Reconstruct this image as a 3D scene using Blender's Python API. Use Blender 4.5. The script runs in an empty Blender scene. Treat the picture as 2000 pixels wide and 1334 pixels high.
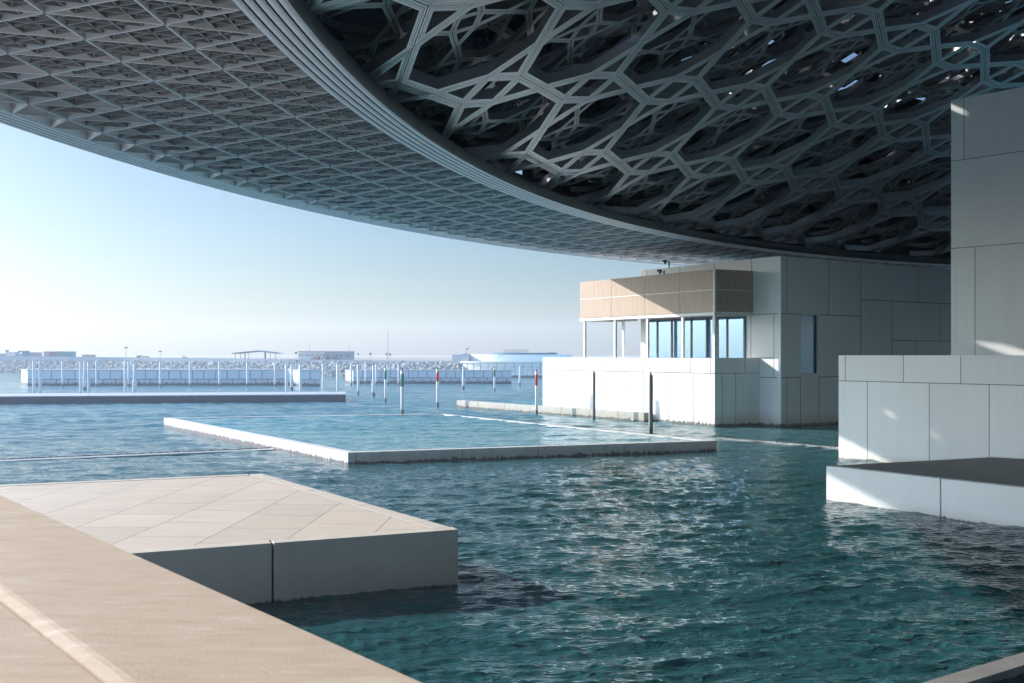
import bpy, math, random
import numpy as np
from mathutils import Vector

random.seed(7)
S = bpy.context.scene
COL = S.collection
F, HY, CH = 1952.0, 694.0, 4.6          # focal length and horizon row of the 2000 px wide photograph, camera height


def at(px, py, z=0.0):
    """Point of the horizontal plane z seen at that place of the photograph."""
    d = F * (CH - z) / (py - HY)
    return Vector(((px - 1000) / F * d, d, z))


def pd(px, d, z=0.0):
    return Vector(((px - 1000) / F * d, d, z))


def zof(py, d):
    return CH - (py - HY) / F * d


A = Vector((-0.5632, 0.8263))           # the two main wall directions of the museum
B = Vector((0.8263, 0.5632))


def ray_t(p0, dr, px):
    """Distance along the plan line p0 + t*dr at which it crosses image column px."""
    k = (px - 1000) / F
    return (k * p0[1] - p0[0]) / (dr[0] - k * dr[1])


# ------------------------------------------------------------------ meshes
class MB:
    def __init__(self):
        self.v = []; self.f = []; self.m = []

    def face(self, pts, m=0):
        i = len(self.v)
        self.v += [tuple(p) for p in pts]
        self.f.append(tuple(range(i, i + len(pts)))); self.m.append(m)

    def prism(self, poly, z0, z1, m=0, mtop=None):
        n = len(poly)
        ar = sum(poly[i][0] * poly[(i + 1) % n][1] - poly[(i + 1) % n][0] * poly[i][1] for i in range(n))
        if ar < 0: poly = poly[::-1]
        i0 = len(self.v)
        self.v += [(p[0], p[1], z0) for p in poly] + [(p[0], p[1], z1) for p in poly]
        for i in range(n):
            j = (i + 1) % n
            self.f.append((i0 + i, i0 + j, i0 + n + j, i0 + n + i)); self.m.append(m)
        self.f.append(tuple(i0 + n + i for i in range(n))); self.m.append(m if mtop is None else mtop)
        self.f.append(tuple(i0 + n - 1 - i for i in range(n))); self.m.append(m)

    def bar(self, p, q, w, h, m=0):
        """Box from p to q, w wide (horizontal), h high, centred on the line."""
        p = Vector(p); q = Vector(q); d = (q - p).normalized()
        up = Vector((0, 0, 1))
        if abs(d.z) > .95: up = Vector((1, 0, 0))
        s = d.cross(up).normalized() * w / 2; u = s.cross(d).normalized() * h / 2
        c = [p - s - u, p + s - u, p + s + u, p - s + u, q - s - u, q + s - u, q + s + u, q - s + u]
        i = len(self.v); self.v += [tuple(x) for x in c]
        for f in ((3, 2, 1, 0), (4, 5, 6, 7), (0, 1, 5, 4), (1, 2, 6, 5), (2, 3, 7, 6), (3, 0, 4, 7)):
            self.f.append(tuple(i + k for k in f)); self.m.append(m)

    def lathe(self, prof, n=16, c=(0, 0), m=0, mats=None):
        """Closed surface of revolution round the vertical through c; prof = [(r, z)] from the bottom up."""
        i = len(self.v); k = len(prof)
        for r, z in prof:
            for a in range(n):
                t = 2 * math.pi * a / n
                self.v.append((c[0] + r * math.cos(t), c[1] + r * math.sin(t), z))
        for j in range(k - 1):
            for a in range(n):
                b = (a + 1) % n
                self.f.append((i + j * n + a, i + j * n + b, i + (j + 1) * n + b, i + (j + 1) * n + a))
                self.m.append(mats[j] if mats else m)
        self.f.append(tuple(i + a for a in range(n))[::-1]); self.m.append(m)
        self.f.append(tuple(i + (k - 1) * n + a for a in range(n))); self.m.append(mats[-1] if mats else m)

    def build(self, name, mats, parent=None, loc=None, smooth=False, bevel=0.0):
        me = bpy.data.meshes.new(name)
        v = self.v
        if loc is not None:
            v = [(x - loc[0], y - loc[1], z - loc[2]) for x, y, z in v]
        me.from_pydata(v, [], self.f)
        if not isinstance(mats, (list, tuple)): mats = [mats]
        for m in mats: me.materials.append(m)
        if len(mats) > 1: me.polygons.foreach_set('material_index', self.m)
        if smooth:
            me.polygons.foreach_set('use_smooth', [True] * len(me.polygons))
            me.set_sharp_from_angle(angle=math.radians(40))
        me.update()
        o = bpy.data.objects.new(name, me); COL.objects.link(o)
        if loc is not None: o.location = loc
        if parent is not None:
            o.parent = parent
            if loc is None: o.location = -parent.location
            else: o.location = Vector(loc) - parent.location
        if bevel:
            md = o.modifiers.new('bevel', 'BEVEL'); md.width = bevel; md.segments = 2; md.limit_method = 'ANGLE'
        return o


def tag(o, label=None, cat=None, group=None, kind=None):
    if label: o['label'] = label
    if cat: o['category'] = cat
    if group: o['group'] = group
    if kind: o['kind'] = kind
    return o


def empty(name, loc, label, cat, group=None):
    o = bpy.data.objects.new(name, None); COL.objects.link(o); o.location = loc; o.empty_display_size = .3
    return tag(o, label, cat, group)


# ------------------------------------------------------------------ materials
def mat(name):
    m = bpy.data.materials.new(name); m.use_nodes = True
    nt = m.node_tree
    return m, nt, nt.nodes['Principled BSDF']


def N(nt, t, **kw):
    n = nt.nodes.new(t)
    for k, v in kw.items():
        if k in n.inputs: n.inputs[k].default_value = v
        else: setattr(n, k, v)
    return n


def L(nt, a, ao, b, bi): nt.links.new(a.outputs[ao], b.inputs[bi])


def ramp(nt, stops, src, so):
    r = nt.nodes.new('ShaderNodeValToRGB')
    e = r.color_ramp.elements
    while len(e) < len(stops): e.new(.5)
    for el, (p, c) in zip(e, stops):
        el.position = p; el.color = (*c, 1) if len(c) == 3 else c
    L(nt, src, so, r, 0)
    return r


def mixc(nt, fac, a, b, mode='MIX'):
    """fac/a/b: (node, socket) or a constant"""
    n = nt.nodes.new('ShaderNodeMix'); n.data_type = 'RGBA'; n.blend_type = mode
    for idx, x in ((0, fac), (6, a), (7, b)):
        if isinstance(x, tuple) and hasattr(x[0], 'outputs'): nt.links.new(x[0].outputs[x[1]], n.inputs[idx])
        elif idx == 0: n.inputs[0].default_value = x
        else: n.inputs[idx].default_value = (*x, 1)
    return n


def plain(name, c, rough=.6, metal=0.0, var=.06, scale=3.0, bump=0.0):
    m, nt, p = mat(name)
    g = N(nt, 'ShaderNodeNewGeometry')
    n = N(nt, 'ShaderNodeTexNoise', Scale=scale, Detail=5.0)
    L(nt, g, 'Position', n, 'Vector')
    r = ramp(nt, [(.3, tuple(x * (1 - var) for x in c)), (.7, tuple(min(1, x * (1 + var)) for x in c))], n, 'Fac')
    L(nt, r, 0, p, 'Base Color')
    p.inputs['Roughness'].default_value = rough; p.inputs['Metallic'].default_value = metal
    if bump:
        b = N(nt, 'ShaderNodeBump', Strength=.5, Distance=bump); L(nt, n, 'Fac', b, 'Height'); L(nt, b, 0, p, 'Normal')
    return m


def fouled(name, c, rough, lo, hi, dark=(.035, .032, .04), tint=(.30, .27, .20), tint_h=.6, streak=True, blotch=.0):
    """Wall finish with the marine growth and the tide stain at the water line (by height above the water)."""
    m, nt, p = mat(name)
    g = N(nt, 'ShaderNodeNewGeometry')
    n0 = N(nt, 'ShaderNodeTexNoise', Scale=.35, Detail=4.0); L(nt, g, 'Position', n0, 'Vector')
    base = ramp(nt, [(.3, tuple(x * .95 for x in c)), (.7, c)], n0, 'Fac')
    cur = (base, 0)
    sx = N(nt, 'ShaderNodeSeparateXYZ'); L(nt, g, 'Position', sx, 0)
    mp = N(nt, 'ShaderNodeMapping'); mp.inputs['Scale'].default_value = (1, 1, .22); L(nt, g, 'Position', mp, 0)
    n1 = N(nt, 'ShaderNodeTexNoise', Scale=5.0, Detail=6.0, Roughness=.7); L(nt, mp, 0, n1, 'Vector')
    n2 = N(nt, 'ShaderNodeTexNoise', Scale=1.1, Detail=4.0); L(nt, mp, 0, n2, 'Vector')
    mp0 = N(nt, 'ShaderNodeMapping'); mp0.inputs['Scale'].default_value = (1, 1, .06); L(nt, g, 'Position', mp0, 0)
    ns = N(nt, 'ShaderNodeTexNoise', Scale=2.6, Detail=5.0, Roughness=.65); L(nt, mp0, 0, ns, 'Vector')
    rs_ = ramp(nt, [(.35, (.965, .965, .96)), (.6, (1, 1, 1))], ns, 'Fac')
    mx = mixc(nt, 1.0, cur, (rs_, 0), 'MULTIPLY'); cur = (mx, 2)
    # weathered blotches
    if blotch:
        n3 = N(nt, 'ShaderNodeTexNoise', Scale=2.3, Detail=9.0, Roughness=.72); L(nt, g, 'Position', n3, 'Vector')
        rb = ramp(nt, [(.5, (0, 0, 0)), (.68, (1, 1, 1))], n3, 'Fac')
        k = N(nt, 'ShaderNodeMath', operation='MULTIPLY'); L(nt, rb, 0, k, 0); k.inputs[1].default_value = blotch
        mx = mixc(nt, (k, 0), cur, tuple(x * .35 for x in c)); cur = (mx, 2)
    # tide stain
    a1 = N(nt, 'ShaderNodeMath', operation='MULTIPLY_ADD'); L(nt, n2, 'Fac', a1, 0); a1.inputs[1].default_value = tint_h * .9; a1.inputs[2].default_value = hi + tint_h * .3
    mr = N(nt, 'ShaderNodeMapRange'); L(nt, sx, 2, mr, 'Value'); L(nt, a1, 0, mr, 'From Max'); mr.inputs['From Min'].default_value = hi - .05
    mr.inputs['To Min'].default_value = .55; mr.inputs['To Max'].default_value = 0
    mx = mixc(nt, (mr, 0), cur, tint); cur = (mx, 2)
    # dark growth
    a2 = N(nt, 'ShaderNodeMath', operation='MULTIPLY_ADD'); L(nt, n1, 'Fac', a2, 0); a2.inputs[1].default_value = (hi - lo) * 2.0; a2.inputs[2].default_value = lo - (hi - lo) * .55
    mr2 = N(nt, 'ShaderNodeMapRange'); L(nt, sx, 2, mr2, 'Value')
    L(nt, a2, 0, mr2, 'From Min')
    a3 = N(nt, 'ShaderNodeMath', operation='ADD'); L(nt, a2, 0, a3, 0); a3.inputs[1].default_value = .05; L(nt, a3, 0, mr2, 'From Max')
    mr2.inputs['To Min'].default_value = .93; mr2.inputs['To Max'].default_value = 0
    mx = mixc(nt, (mr2, 0), cur, dark); cur = (mx, 2)
    nt.links.new(cur[0].outputs[cur[1]], p.inputs['Base Color'])
    p.inputs['Roughness'].default_value = rough
    b = N(nt, 'ShaderNodeBump', Strength=.25, Distance=.02); L(nt, n1, 'Fac', b, 'Height'); L(nt, b, 0, p, 'Normal')
    return m


M = {}
M['white'] = fouled('white_cladding', (.82, .825, .83), .45, -.15, .22, dark=(.05, .045, .05), tint=(.45, .40, .30), tint_h=.9)
M['tower'] = fouled('tower_cladding', (.86, .865, .87), .45, -5, -4.5)
M['lowwall'] = fouled('low_wall_cladding', (.86, .865, .87), .45, -.2, .06, tint=(.55, .48, .38), tint_h=.35)
for k_, f_ in enumerate((.955, .985, .92)):
    M['lowwall%d' % k_] = fouled('low_wall_panel', tuple(c * f_ for c in (.86, .865, .87)), .45, -.2, .06, tint=(.55, .48, .38), tint_h=.35)
    M['tower%d' % k_] = fouled('tower_panel', tuple(c * f_ for c in (.86, .865, .87)), .45, -5, -4.5)
M['joint'] = plain('panel_joint', (.16, .15, .14), .9)
M['pool'] = fouled('pool_concrete', (.66, .65, .65), .7, -.1, .20, dark=(.11, .09, .10), tint=(.5, .48, .46), tint_h=.3, blotch=.45)
M['ledge'] = fouled('ledge_concrete', (.50, .47, .42), .75, -.2, .16, dark=(.09, .08, .07), tint=(.4, .36, .28), tint_h=.4, blotch=.5)
M['quay'] = fouled('quay_concrete', (.66, .67, .69), .75, -.1, .55, dark=(.10, .11, .13), tint=(.42, .42, .43), tint_h=.5)
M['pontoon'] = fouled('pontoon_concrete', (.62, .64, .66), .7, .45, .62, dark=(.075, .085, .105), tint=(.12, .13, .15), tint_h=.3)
M['pile'] = fouled('pile_white_paint', (.66, .65, .63), .4, .1, .42, dark=(.09, .09, .11), tint=(.5, .48, .48), tint_h=.5)
M['piledark'] = fouled('pile_grey_sleeve', (.23, .21, .20), .5, .1, .35, dark=(.05, .05, .06), tint=(.17, .15, .15), tint_h=.5)
M['green'] = plain('pile_green_band', (.03, .22, .14), .45)
M['red'] = plain('pile_red_band', (.55, .03, .05), .45)
M['lantern'] = plain('lantern_dark', (.05, .055, .06), .4)
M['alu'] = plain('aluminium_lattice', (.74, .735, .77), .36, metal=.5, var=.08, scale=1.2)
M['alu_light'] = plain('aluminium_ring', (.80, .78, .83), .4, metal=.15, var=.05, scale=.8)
M['alu_dark'] = plain('aluminium_upper', (.10, .105, .115), .5, metal=.15, var=.1, scale=1.0)  # deeper lattice layers made darker, depth shade put into the colour
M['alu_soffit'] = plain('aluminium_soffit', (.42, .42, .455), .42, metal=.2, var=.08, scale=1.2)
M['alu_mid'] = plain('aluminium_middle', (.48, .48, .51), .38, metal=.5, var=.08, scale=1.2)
M['alu_side_shade'] = plain('aluminium_shaded_flank', (.40, .40, .425), .36, metal=.55, var=.08, scale=1.2)  # same metal as the lattice, shade on the bar sides painted in
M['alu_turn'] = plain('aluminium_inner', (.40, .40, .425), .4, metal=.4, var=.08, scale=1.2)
M['mid_side_shade'] = plain('aluminium_inner_shaded_flank', (.24, .24, .26), .38, metal=.5)  # side shade of the inner bars painted in
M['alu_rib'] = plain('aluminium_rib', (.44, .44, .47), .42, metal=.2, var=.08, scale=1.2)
M['alu_fin_shade'] = plain('aluminium_shaded_fin', (.17, .17, .185), .5, metal=.1)  # fin sides darkened, their shade is in the colour
M['groove'] = plain('shadow_gap', (.015, .017, .02), .8)
M['shell'] = plain('dome_cladding', (.03, .032, .035), .6)  # near-black so the gaps behind the lattice read as shaded
M['frame'] = plain('white_frame', (.75, .73, .71), .4)
M['wframe'] = plain('window_frame_dark', (.06, .09, .13), .4)
M['granite'] = plain('dark_granite', (.24, .235, .23), .6, var=.15, scale=2.0)
M['rock'] = plain('riprap_rock', (.37, .365, .35), .9, var=.35, scale=.6)
M['sand'] = plain('sand_ground', (.33, .30, .26), .95)
M['seawall'] = plain('sea_wall_render', (.47, .48, .50), .8, var=.04, scale=.1)
M['drum'] = plain('drum_render', (.92, .87, .78), .6, var=.03, scale=.1)
M['bluesteel'] = plain('blue_steel', (.05, .16, .25), .5)
M['teal'] = plain('teal_container', (.10, .30, .34), .6)
M['mauve'] = plain('mauve_container', (.24, .22, .30), .6)
M['pink'] = plain('pink_container', (.52, .40, .40), .6)
M['cream'] = plain('cream_render', (.70, .66, .60), .7)
M['greyb'] = plain('grey_render', (.30, .33, .38), .7)
M['bluewin'] = plain('blue_window', (.10, .20, .33), .3)
M['shrub'] = plain('dry_shrub', (.16, .11, .09), .9, var=.4, scale=3)
M['lip'] = plain('weir_sky_sheen', (.34, .36, .38), .15, var=.2, scale=.6)  # pale tone imitates sky reflected in calm water
M['crust'] = plain('weir_crust', (.06, .05, .05), .9, var=.5, scale=6)


def stone_material():
    m, nt, p = mat('beige_stone')
    g = N(nt, 'ShaderNodeNewGeometry')
    mp = N(nt, 'ShaderNodeMapping'); mp.inputs['Scale'].default_value = (1.5, 6.5, 1); mp.inputs['Rotation'].default_value = (0, 0, .12); L(nt, g, 'Position', mp, 0)
    n = N(nt, 'ShaderNodeTexNoise', Scale=2.2, Detail=7.0, Roughness=.62); L(nt, mp, 0, n, 'Vector')
    r = ramp(nt, [(.30, (.49, .39, .305)), (.47, (.565, .455, .365)), (.58, (.58, .475, .39)), (.66, (.66, .575, .495))], n, 'Fac')
    L(nt, r, 0, p, 'Base Color'); p.inputs['Roughness'].default_value = .6
    n2 = N(nt, 'ShaderNodeTexNoise', Scale=60.0, Detail=4.0); L(nt, g, 'Position', n2, 'Vector')
    b = N(nt, 'ShaderNodeBump', Strength=.3, Distance=.004); L(nt, n2, 'Fac', b, 'Height'); L(nt, b, 0, p, 'Normal')
    return m


M['stone'] = stone_material()


def paving_material():
    m, nt, p = mat('beige_paving')
    g = N(nt, 'ShaderNodeNewGeometry')
    mp = N(nt, 'ShaderNodeMapping', vector_type='TEXTURE'); mp.inputs['Rotation'].default_value = (0, 0, math.radians(90 - 2.6)); mp.inputs['Location'].default_value = (-1.2, 19.1, 0)
    L(nt, g, 'Position', mp, 0)
    br = N(nt, 'ShaderNodeTexBrick', Scale=1.0); L(nt, mp, 0, br, 'Vector')
    br.inputs['Color1'].default_value = (.63, .55, .485, 1); br.inputs['Color2'].default_value = (.555, .485, .425, 1); br.inputs['Mortar'].default_value = (.17, .14, .12, 1)
    br.inputs['Mortar Size'].default_value = .011; br.inputs['Brick Width'].default_value = 1.63; br.inputs['Row Height'].default_value = 1.55; br.inputs['Mortar Smooth'].default_value = .3
    br.offset = .37
    mp2 = N(nt, 'ShaderNodeMapping'); mp2.inputs['Scale'].default_value = (.6, 7, 1); L(nt, g, 'Position', mp2, 0)
    n = N(nt, 'ShaderNodeTexNoise', Scale=1.6, Detail=7.0, Roughness=.6); L(nt, mp2, 0, n, 'Vector')
    r = ramp(nt, [(.3, (.90, .89, .88)), (.7, (1.06, 1.06, 1.06))], n, 'Fac')
    mx = mixc(nt, 1.0, (br, 0), (r, 0), 'MULTIPLY')
    n3 = N(nt, 'ShaderNodeTexNoise', Scale=.9, Detail=8.0, Roughness=.7); L(nt, g, 'Position', n3, 'Vector')
    r3 = ramp(nt, [(.35, (.93, .93, .94)), (.65, (1.03, 1.02, 1.0))], n3, 'Fac')
    mx2 = mixc(nt, 1.0, (mx, 2), (r3, 0), 'MULTIPLY')
    nt.links.new(mx2.outputs[2], p.inputs['Base Color']); p.inputs['Roughness'].default_value = .7
    return m


M['paving'] = paving_material()
M['cream_stone'] = plain('cream_coping_stone', (.60, .545, .485), .65, var=.07, scale=2.5, bump=.004)
M['slabside'] = fouled('slab_side_stone', (.48, .46, .42), .7, -.1, .05, dark=(.04, .04, .045), tint=(.30, .275, .24), tint_h=.75, blotch=.18)
M['platside'] = fouled('platform_side_panel', (.86, .865, .87), .45, -.1, .03, dark=(.05, .045, .045), tint=(.6, .57, .52), tint_h=.25)


def screen_material():
    m, nt, p = mat('woven_screen')
    g = N(nt, 'ShaderNodeNewGeometry')
    tc = N(nt, 'ShaderNodeVectorMath', operation='DOT_PRODUCT'); L(nt, g, 'Position', tc, 0); tc.inputs[1].default_value = (A[0] - B[0] * .3, A[1] - B[1] * .3, 0)
    w = N(nt, 'ShaderNodeMath', operation='MULTIPLY'); L(nt, tc, 'Value', w, 0); w.inputs[1].default_value = 22.0
    sn = N(nt, 'ShaderNodeMath', operation='SINE'); L(nt, w, 0, sn, 0)
    mp = N(nt, 'ShaderNodeMapping'); mp.inputs['Scale'].default_value = (4, 4, .5); L(nt, g, 'Position', mp, 0)
    n = N(nt, 'ShaderNodeTexNoise', Scale=1.2, Detail=6.0, Roughness=.7); L(nt, mp, 0, n, 'Vector')
    ad = N(nt, 'ShaderNodeMath', operation='MULTIPLY_ADD'); L(nt, sn, 0, ad, 0); ad.inputs[1].default_value = .035; L(nt, n, 'Fac', ad, 2)
    r = ramp(nt, [(.25, (.37, .265, .20)), (.5, (.45, .335, .262)), (.75, (.48, .36, .288))], ad, 0)
    L(nt, r, 0, p, 'Base Color'); p.inputs['Roughness'].default_value = .65; p.inputs['Metallic'].default_value = .1
    return m


M['screen'] = screen_material()


def glass_material():
    m, nt, p = mat('reflective_glass')
    p.inputs['Base Color'].default_value = (.20, .34, .52, 1); p.inputs['Metallic'].default_value = .75; p.inputs['Roughness'].default_value = .04
    g = N(nt, 'ShaderNodeNewGeometry'); n = N(nt, 'ShaderNodeTexNoise', Scale=.5, Detail=2.0); L(nt, g, 'Position', n, 'Vector')
    b = N(nt, 'ShaderNodeBump', Strength=.06, Distance=.05); L(nt, n, 'Fac', b, 'Height'); L(nt, b, 0, p, 'Normal')
    return m


M['glass'] = glass_material()
m_, nt_, p_ = mat('dark_glass'); p_.inputs['Base Color'].default_value = (.16, .21, .26, 1); p_.inputs['Metallic'].default_value = .35; p_.inputs['Roughness'].default_value = .15; p_.inputs['IOR'].default_value = 1.6
M['glassdark'] = m_


def water_material(name, c0, c1, c2, open_sea=True):
    m, nt, p = mat(name)
    g = N(nt, 'ShaderNodeNewGeometry')
    n0 = N(nt, 'ShaderNodeTexNoise', Scale=.08, Detail=3.0); L(nt, g, 'Position', n0, 'Vector')
    r = ramp(nt, [(.3, c0), (.7, c1)], n0, 'Fac')
    sx = N(nt, 'ShaderNodeSeparateXYZ'); L(nt, g, 'Position', sx, 0)
    far = N(nt, 'ShaderNodeMapRange'); L(nt, sx, 1, far, 'Value')          # the choppier, shallower open water beyond the lagoon
    far.inputs['From Min'].default_value = 36; far.inputs['From Max'].default_value = 80
    mx = mixc(nt, (far, 0) if open_sea else 1.0, (r, 0), c2); L(nt, mx, 2, p, 'Base Color')
    rg = N(nt, 'ShaderNodeMath', operation='MULTIPLY_ADD'); L(nt, far, 0, rg, 0); rg.inputs[1].default_value = .06; rg.inputs[2].default_value = .04; L(nt, rg, 0, p, 'Roughness')
    p.inputs['IOR'].default_value = 1.33
    mp = N(nt, 'ShaderNodeMapping'); mp.inputs['Scale'].default_value = (.7, 1.7, 1); mp.inputs['Rotation'].default_value = (0, 0, .15); L(nt, g, 'Position', mp, 0)
    n1 = N(nt, 'ShaderNodeTexNoise', Scale=6.5, Detail=4.0, Roughness=.5, Distortion=.5); L(nt, mp, 0, n1, 'Vector')
    b = N(nt, 'ShaderNodeBump', Strength=.55, Distance=.018); L(nt, n1, 'Fac', b, 'Height')
    # sharp little crests
    n2 = N(nt, 'ShaderNodeTexNoise', Scale=2.3, Detail=3.0, Roughness=.5, Distortion=.6); L(nt, mp, 0, n2, 'Vector')
    a1 = N(nt, 'ShaderNodeMath', operation='MULTIPLY_ADD'); L(nt, n2, 'Fac', a1, 0); a1.inputs[1].default_value = 2; a1.inputs[2].default_value = -1
    a2 = N(nt, 'ShaderNodeMath', operation='ABSOLUTE'); L(nt, a1, 0, a2, 0)
    a3 = N(nt, 'ShaderNodeMath', operation='SUBTRACT'); a3.inputs[0].default_value = 1; L(nt, a2, 0, a3, 1)
    a4 = N(nt, 'ShaderNodeMath', operation='POWER'); L(nt, a3, 0, a4, 0); a4.inputs[1].default_value = 2.5
    b2 = N(nt, 'ShaderNodeBump', Strength=.65, Distance=.046); L(nt, a4, 0, b2, 'Height'); L(nt, b2, 0, b, 'Normal'); L(nt, b, 0, p, 'Normal')
    return m


M['water'] = water_material('sea_water', (.016, .074, .086), (.024, .100, .112), (.075, .21, .24))
M['poolwater'] = water_material('pool_water', (.02, .17, .19), (.03, .21, .225), (.085, .27, .31), False)

# ------------------------------------------------------------------ camera, sun, sky
cam = bpy.data.cameras.new('camera'); co = bpy.data.objects.new('camera', cam); COL.objects.link(co)
co.location = (0, 0, CH); co.rotation_euler = (math.pi / 2, 0, 0)
cam.sensor_width = 36; cam.lens = 36 * F / 2000; cam.shift_y = (HY - 667) / 2000
cam.clip_end = 20000; cam.clip_start = .05
cam.dof.use_dof = True; cam.dof.focus_distance = 45; cam.dof.aperture_fstop = 6.3
S.camera = co

SUN_AZ, SUN_EL = math.radians(-62), math.radians(22.5)
sl = bpy.data.lights.new('sun', 'SUN'); so = bpy.data.objects.new('sun', sl); COL.objects.link(so)
sl.energy = 2.8; sl.angle = math.radians(.53); sl.color = (1, .95, .89)
sd = Vector((math.sin(SUN_AZ) * math.cos(SUN_EL), math.cos(SUN_AZ) * math.cos(SUN_EL), math.sin(SUN_EL)))
so.rotation_euler = (-sd).to_track_quat('-Z', 'Y').to_euler(); so.location = (-60, 40, 60)
wd = bpy.data.worlds.new('World'); S.world = wd; wd.use_nodes = True
wn = wd.node_tree; bg = wn.nodes['Background']
sky = wn.nodes.new('ShaderNodeTexSky'); sky.sky_type = 'NISHITA'; sky.sun_disc = False
sky.sun_elevation = SUN_EL; sky.sun_rotation = SUN_AZ
sky.air_density = 1.0; sky.dust_density = 1.7; sky.ozone_density = 4.0; sky.altitude = 0
tint = mixc(wn, 1.0, (sky, 0), (.87, .97, 1.02), 'MULTIPLY'); 
# added fill: sky boosted outside the view, sunward and behind, to lift shaded walls
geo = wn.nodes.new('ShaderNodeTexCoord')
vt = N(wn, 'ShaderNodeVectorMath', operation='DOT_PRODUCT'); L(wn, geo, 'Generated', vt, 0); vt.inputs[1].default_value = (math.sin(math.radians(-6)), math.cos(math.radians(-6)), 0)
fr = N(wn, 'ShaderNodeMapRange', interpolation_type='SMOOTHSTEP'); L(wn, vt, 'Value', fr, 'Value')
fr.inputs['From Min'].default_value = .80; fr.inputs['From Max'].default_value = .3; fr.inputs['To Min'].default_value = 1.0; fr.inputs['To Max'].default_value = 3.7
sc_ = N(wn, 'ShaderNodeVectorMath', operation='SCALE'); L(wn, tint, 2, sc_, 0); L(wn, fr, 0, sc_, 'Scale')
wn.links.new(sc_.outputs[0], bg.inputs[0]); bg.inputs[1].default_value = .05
S.view_settings.view_transform = 'Standard'; S.view_settings.look = 'None'; S.view_settings.exposure = 1.4; S.view_settings.gamma = 1
S.cycles.use_denoising = True
S.cycles.max_bounces = 12; S.cycles.diffuse_bounces = 6; S.cycles.glossy_bounces = 4; S.cycles.sample_clamp_indirect = 0; S.cycles.blur_glossy = 1.0
S.cycles.caustics_reflective = True
S.cycles.volume_bounces = 0

# ------------------------------------------------------------------ the dome
DC = Vector((71.0, 19.62)); DH = CH + 8.05; RO = 90.0
ROOT = empty('dome', (DC[0], DC[1], DH), 'vast shallow latticed metal dome spanning over the water and the white buildings', 'dome roof')
ZB, RISE, RB = CH + 9.37, 18.76, 76.0
RS = (RB * RB + RISE * RISE) / (2 * RISE); ZC = ZB + RISE - RS


def zdome(x, y, up=0.0):
    rr = np.hypot(np.asarray(x) - DC[0], np.asarray(y) - DC[1])
    return np.maximum(ZC + np.sqrt(np.maximum(RS * RS - rr * rr, 1.0)), DH + .85) + up


def offset_poly(P, d):
    """Inset of convex counter-clockwise polygons P (n, k, 2) by d."""
    n = np.roll(P, -1, 1) - P
    ln = np.linalg.norm(n, axis=2, keepdims=True); t = n / ln
    nr = np.stack([-t[..., 1], t[..., 0]], -1)
    c = (nr * P).sum(-1) + d                       # line: nr.x = c
    n0 = np.roll(nr, 1, 1); c0 = np.roll(c, 1, 1)
    det = n0[..., 0] * nr[..., 1] - n0[..., 1] * nr[..., 0]
    x = (c0 * nr[..., 1] - n0[..., 1] * c) / det
    y = (n0[..., 0] * c - c0 * nr[..., 0]) / det
    return np.stack([x, y], -1)


def quick_mesh(name, co, quads, mats, parent, mi=None):
    me = bpy.data.meshes.new(name)
    me.vertices.add(len(co)); me.vertices.foreach_set('co', np.asarray(co, np.float32).ravel())
    q = np.asarray(quads, np.int32); nq = len(q); k = q.shape[1]
    me.loops.add(nq * k); me.polygons.add(nq)
    me.loops.foreach_set('vertex_index', q.ravel())
    me.polygons.foreach_set('loop_start', np.arange(0, nq * k, k, dtype=np.int32))
    for m in mats: me.materials.append(m)
    if mi is not None: me.polygons.foreach_set('material_index', np.asarray(mi, np.int32))
    me.update(calc_edges=True); me.validate()
    o = bpy.data.objects.new(name, me); COL.objects.link(o)
    if parent is not None: o.parent = parent; o.location = -parent.location
    return o


def plan(p):
    """Pattern coordinates -> plan: the measured spacing of the pattern, easing to a plain grid far from the opening."""
    a, b = p[..., 0] - 5.5, p[..., 1]
    sa, sb = 11 * np.tanh(a / 11), 9 * np.tanh(b / 9)
    x = -56.711 + 4.459 * a + 4.331 * b + .061 * sa * sa + .185 * sa * sb + .061 * sb * sb
    y = 39.284 + 4.478 * a - 4.058 * b - .013 * sa * sa + .060 * sa * sb - .063 * sb * sb
    return np.stack([x + DC[0], y + DC[1]], -1)


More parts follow.
